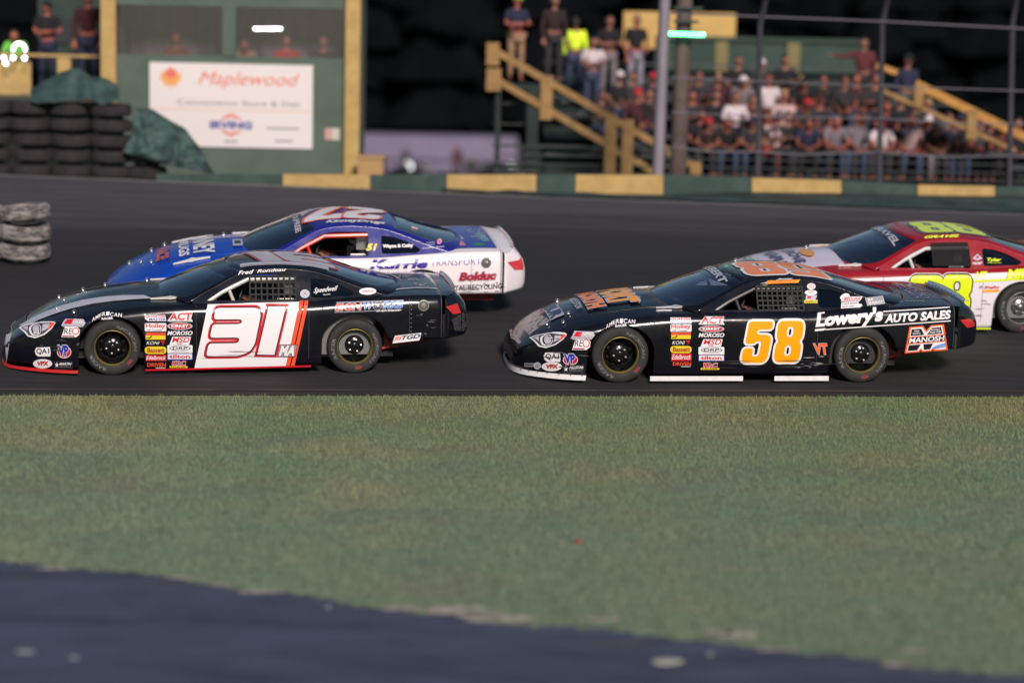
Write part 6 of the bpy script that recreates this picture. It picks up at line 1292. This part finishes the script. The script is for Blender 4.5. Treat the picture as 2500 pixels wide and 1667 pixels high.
for px_, pose, sh_, tr_, tp_, tm2, lab, rz, sc in (
    (1258, 'arms', navy, beige, 'cap', lime, 'person in lime green cap, navy shirt and beige trousers on the stair landing', .4, 1.0),
    (1350, 'stand', brown, dgrey, 'hair', HAIR[0], 'person in dark brown top standing left of the one in neon', .2, 1.0)):
    person(lab, pose, (at(px_, 200, YS+.7).x, YS+.7, LZ), rz, sh_, tr_, tp_, tm2)
def row_for(px_, hy, standing_=False):
    best = None
    for k in range(6):
        hh = 1.70 if standing_ else 1.31
        x = at(px_, hy, rowY(k)+.3).x; q = proj(Vector((x, rowY(k)+.3, rowZ(k)+hh)))[1]
        if best is None or abs(q-hy) < best[0]: best = (abs(q-hy), k, x)
    return best[1], best[2]
people = [(1405, 40, 'stand', hiviz, jeans, 'hair', HAIR[0], 'person with back turned in a neon yellow hi-vis top', math.pi, 1),
 (1487, 38, 'arms', black, grey, 'hair', HAIR[1], 'person in black top with folded arms, right of the neon one', .1, 1), (1552, 33, 'side', black, CL('pale_grey', (140, 136, 150)), 'hair', HAIR[2], 'person in dark sweater and pale trousers by the yellow board', .3, 1),
 (1447, 104, 'arms', white, jeans, 'hair', HAIR[0], 'person in white shirt and jeans standing below the neon one', 0, 1), (1513, 185, 'sit', black, jeans, 'cap', white, 'seated person in white cap just left of the steel pole', 0, 0),
 (1588, 205, 'look', black, dgrey, 'hair', HAIR[0], 'seated person in black close against the steel pole', 0, 0), (1596, 160, 'sit', navy, jeans, 'cap', redc, 'seated person in red cap behind the steel pole', 0, 0),
 (1707, 190, 'fold', dgrey, jeans, 'hair', HAIR[1], 'seated person in dark grey first to the right of the wooden pole', 0, 0), (1754, 180, 'sit', maroon, black, 'hair', HAIR[3], 'fair haired seated person in maroon near the wooden pole', 0, 0),
 (1812, 177, 'lean', grey, jeans, 'cap', white, 'seated person in white cap and grey shirt left of the first fence post', 0, 0), (1803, 150, 'sit', black, black, 'hair', HAIR[1], 'person in black in the top row below the yellow board', 0, 0),
 (1860, 150, 'look', dgrey, jeans, 'cap', white, 'person in white cap in the top row behind the first fence post', 0, 0), (1878, 182, 'sit', white, black, 'hair', HAIR[0], 'seated person in white shirt right of the first fence post, upper rows', 0, 0),
 (1918, 150, 'fold', black, dgrey, 'hair', HAIR[0], 'person in black beside the olive post in the top row', 0, 0), (1957, 172, 'sit', brown, jeans, 'hair', HAIR[3], 'fair haired person in brown right of the olive post', 0, 0),
 (1963, 206, 'lean', black, black, 'cap', black, 'person in black cap and black top in the middle rows', 0, 0), (1797, 217, 'fold', white, navy, 'hair', HAIR[1], 'seated person in plain white T-shirt and navy trousers, middle row', 0, 0),
 (1877, 256, 'look', pinkw, redc, 'hair', HAIR[1], 'seated person in pale shirt with red lap blanket, middle row', 0, 0), (1965, 250, 'lean', dgrey, jeans, 'cap', redc, 'seated person in orange red cap and dark grey hoodie', 0, 0),
 (1713, 262, 'sit', black, dgrey, 'hair', HAIR[0], 'seated person in black low beside the wooden pole', 0, 0), (1728, 322, 'lean', brown, black, 'cap', redc, 'person in red cap lowest beside the wooden pole', 0, 0),
 (2105, 88, 'reach', plaid, dgrey, 'hair', HAIR[0], 'standing person in maroon plaid shirt with one arm held out', -.2, 1), (2064, 182, 'sit', dgrey, black, 'hair', HAIR[1], 'seated person left of the plaid shirt, upper rows', 0, 0),
 (2092, 196, 'look', brown, jeans, 'hair', HAIR[1], 'seated person in brown right below the plaid shirt', 0, 0), (2036, 258, 'lean', grey, dgrey, 'hair', HAIR[2], 'grey haired seated person in grey behind the blue shirt', 0, 0),
 (2043, 300, 'sit', blue, jeans, 'hair', HAIR[1], 'seated person in bright blue T-shirt in the front row', 0, 0), (2107, 262, 'sit', black, dgrey, 'hair', HAIR[0], 'seated person in black between blue and white shirts', 0, 0),
 (2210, 143, 'stand', navy, black, 'cap', black, 'standing person in navy top and dark cap at the top right', .3, 1), (2200, 240, 'fold', black, jeans, 'cap', grey, 'seated person in grey cap under the right stair rail', 0, 0),
 (2266, 246, 'look', black, black, 'hair', HAIR[3], 'fair haired person in black right of the short stair post', 0, 0), (2152, 308, 'lean', white, dgrey, 'cap', redc, 'large person in white T-shirt and red cap in the front row', 0, 0),
 (2224, 318, 'sit', pinkw, jeans, 'hair', HAIR[1], 'person in pale pink shirt beside the red cap in the front row', 0, 0), (2268, 280, 'sit', navy, dgrey, 'cap', white, 'seated person in white cap and navy top, second row right', 0, 0),
 (2330, 266, 'fold', black, jeans, 'hair', HAIR[0], 'seated person in black under the middle of the long handrail', 0, 0), (2282, 322, 'lean', brown, grey, 'hair', HAIR[1], 'person in brown in the front row right of the pale pink shirt', 0, 0),
 (2394, 342, 'sit', dgrey, dgrey, 'hair', HAIR[2], 'grey haired person in dark grey low at the right stair', 0, 0), (2484, 352, 'look', black, black, 'hair', HAIR[1], 'person in black at the right edge of the picture', 0, 0), (2345, 325, 'sit', black, jeans, 'cap', navy, 'person in navy cap beside the lower right stair post', 0, 0)]
people += [(1690, 238, 'fold', dgrey, black, 'hair', HAIR[1], 'seated person in dark grey just right of the wooden pole, below the maroon one', 0, 0),
 (1748, 244, 'sit', black, jeans, 'hair', HAIR[0], 'seated person in black left of the plain white T-shirt', 0, 0), (1842, 214, 'look', maroon, black, 'hair', HAIR[1], 'seated person in maroon under the first fence post', 0, 0),
 (1836, 262, 'lean', dgrey, jeans, 'cap', navy, 'seated person in navy cap between white T-shirt and red blanket', 0, 0), (1916, 216, 'sit', pinkw, jeans, 'hair', HAIR[3], 'fair haired person in pale pink in the middle rows below the olive post', 0, 0),
 (1925, 262, 'fold', black, dgrey, 'hair', HAIR[0], 'seated person in black right of the red blanket', 0, 0), (2003, 216, 'sit', dgrey, jeans, 'cap', maroon, 'seated person in maroon cap above and left of the blue shirt', 0, 0),
 (2012, 182, 'look', black, jeans, 'hair', HAIR[1], 'person in black in the upper rows left of the plaid shirt', 0, 0), (1772, 305, 'lean', black, jeans, 'hair', HAIR[2], 'grey haired person in black in the front row near the wooden pole', 0, 0),
 (1842, 308, 'sit', brown, dgrey, 'hair', HAIR[0], 'person in brown in the front row left of the first fence post', 0, 0), (1902, 312, 'fold', dgrey, black, 'cap', grey, 'person in grey cap in the front row right of the first fence post', 0, 0),
 (1972, 306, 'lean', navy, black, 'hair', HAIR[1], 'person in navy in the front row left of the blue shirt', 0, 0), (2092, 312, 'look', grey, jeans, 'hair', HAIR[0], 'person in grey in the front row just right of the blue shirt', 0, 0),
 (2182, 272, 'sit', black, black, 'hair', HAIR[0], 'person in black in the second row above the large white T-shirt', 0, 0), (2238, 238, 'fold', dgrey, jeans, 'cap', black, 'person in black cap under the top of the right handrail', 0, 0),
 (2316, 300, 'sit', navy, dgrey, 'hair', HAIR[1], 'person in navy just below the long right handrail', 0, 0), (2160, 216, 'lean', black, jeans, 'hair', HAIR[1], 'person in black below the standing navy one', 0, 0),
 (1558, 238, 'look', maroon, black, 'cap', redc, 'person in red cap and maroon top left of the steel pole, low', 0, 0), (1470, 240, 'fold', brown, jeans, 'hair', HAIR[1], 'person in brown seated under the standing white shirt', 0, 0),
 (1545, 190, 'sit', dgrey, jeans, 'hair', HAIR[0], 'person in dark grey right of the white cap beside the steel pole', 0, 0), (2420, 300, 'sit', black, dgrey, 'hair', HAIR[3], 'fair haired person behind the lower end of the long handrail', 0, 0),
 (2440, 352, 'lean', maroon, black, 'cap', white, 'person in white cap and maroon top low at the far right', 0, 0), (1680, 165, 'sit', black, jeans, 'hair', HAIR[1], 'person in black in the upper rows touching the wooden pole', 0, 0),
 (2140, 182, 'fold', dgrey, dgrey, 'hair', HAIR[2], 'grey haired person right of the plaid shirt', 0, 0)]
for px_, hy, pose, sh_, tr_, tp_, tm2, lab, rz, st in people:
    k, x = row_for(px_, hy, st); person(lab, pose, (x, rowY(k)+(.30 if not st else -.05), rowZ(k)), rz+random.uniform(-.15, .15), sh_, tr_, tp_, tm2, group='spectators on the grandstand', scale=random.uniform(.97, 1.06))
person('person in black cap and dark jacket behind the platform rail', 'arms', (at(116, 100, 43.3).x, 43.3, fz), .2, black, navy, 'cap', black)
person('tall fair haired person in maroon top left of the booth', 'stand', (at(216, 100, 43.2).x, 43.2, fz), 0, maroon, navy, 'hair', HAIR[3], scale=1.12)
person('person in lime vest bending behind the yellow panel at far left', 'lean', (at(42, 100, 43.3).x, 43.3, fz-.05), 0, lime, navy, 'hair', HAIR[1])
for x_, y_, ps_, sh_, w_ in ((430, 128, 'fold', CL('rust', (120, 62, 50)), 'person in rust brown behind the left booth window'), (600, 136, 'lean', beige, 'person in beige behind the right booth window beside the mullion'), (700, 138, 'fold', redc, 'person in red behind the right booth window'), (790, 140, 'sit', brown, 'person in brown at the right end of the booth window')):
    person(w_, ps_, (at(x_, y_, YB+.8).x, YB+.80, ZW0-.93), 0, sh_, black, 'hair', HAIR[1])
person('person in navy walking in front of the trailer', 'side', (at(990, 400, 114).x, 114, -4.3), 0, navy, navy, 'hair', HAIR[0], scale=.95)
person('person in maroon standing in front of the trailer', 'stand', (at(1116, 400, 112).x, 112, -4.1), 0, maroon, brown, 'hair', HAIR[1])
# drivers
for car, hm, lab in ((c31, mat('helmet_white_red', srgb(215, 205, 205), .25, coat=.6), 'driver in white helmet behind the window net of car 31'), (c58, mat('helmet_black', (.03, .03, .03), .25, coat=.6), 'driver in black helmet behind the net of car 58'),
                     (c27, mat('helmet_silver', (.45, .45, .47), .3, coat=.6), 'driver in silver helmet seen through the red framed window of car 27'), (c98, mat('helmet_dark', (.05, .05, .06), .25, coat=.6), 'driver in dark helmet inside the red car 98')):
    r = empty('person'); r.matrix_world = car.M @ Matrix.Translation((car.sf.U(1.93), -.35, .29)) @ Matrix.Rotation(R(-90), 4, 'Z') @ Matrix.Scale(.92, 4); tag(r, lab, 'person')
    for k, m in (('body', SKIN[0]), ('shirt', CL('race_suit', (60, 58, 64))), ('trousers', CL('race_suit', (0, 0, 0))), ('shoe', CL('shoe', (0, 0, 0))), ('shoe2', CL('shoe', (0, 0, 0)))):
        o = bpy.data.objects.new(k.rstrip('2'), POSES['drive'][k]); col.objects.link(o); o.parent = r; o.material_slots[0].link = 'OBJECT'; o.material_slots[0].material = m
    mb = MB(); hc = Vector((0, .05, .70)); mb.ball(hc, (.135, .155, .15), 18, 14); mb.ball(hc+Vector((0, -.045, -.035)), (.105, .125, .085), 14, 10); o = mb.build('helmet', hm, r, smooth=60)
    mb = MB(); mb.v = []
    for i in range(4):
        for k in range(11): a = R(-90-60+12*k); z = .035-.03*i+.03; rr = 1.0; mb.v.append((hc.x+.139*math.cos(a), hc.y+.160*math.sin(a), hc.z+z-.02))
    mb.f = [(i*11+k, i*11+k+1, (i+1)*11+k+1, (i+1)*11+k) for i in range(3) for k in range(10)]; mb.m = [0]*len(mb.f); mb.build('visor', mat('visor_dark', (.01, .01, .012), .08, coat=1), o)
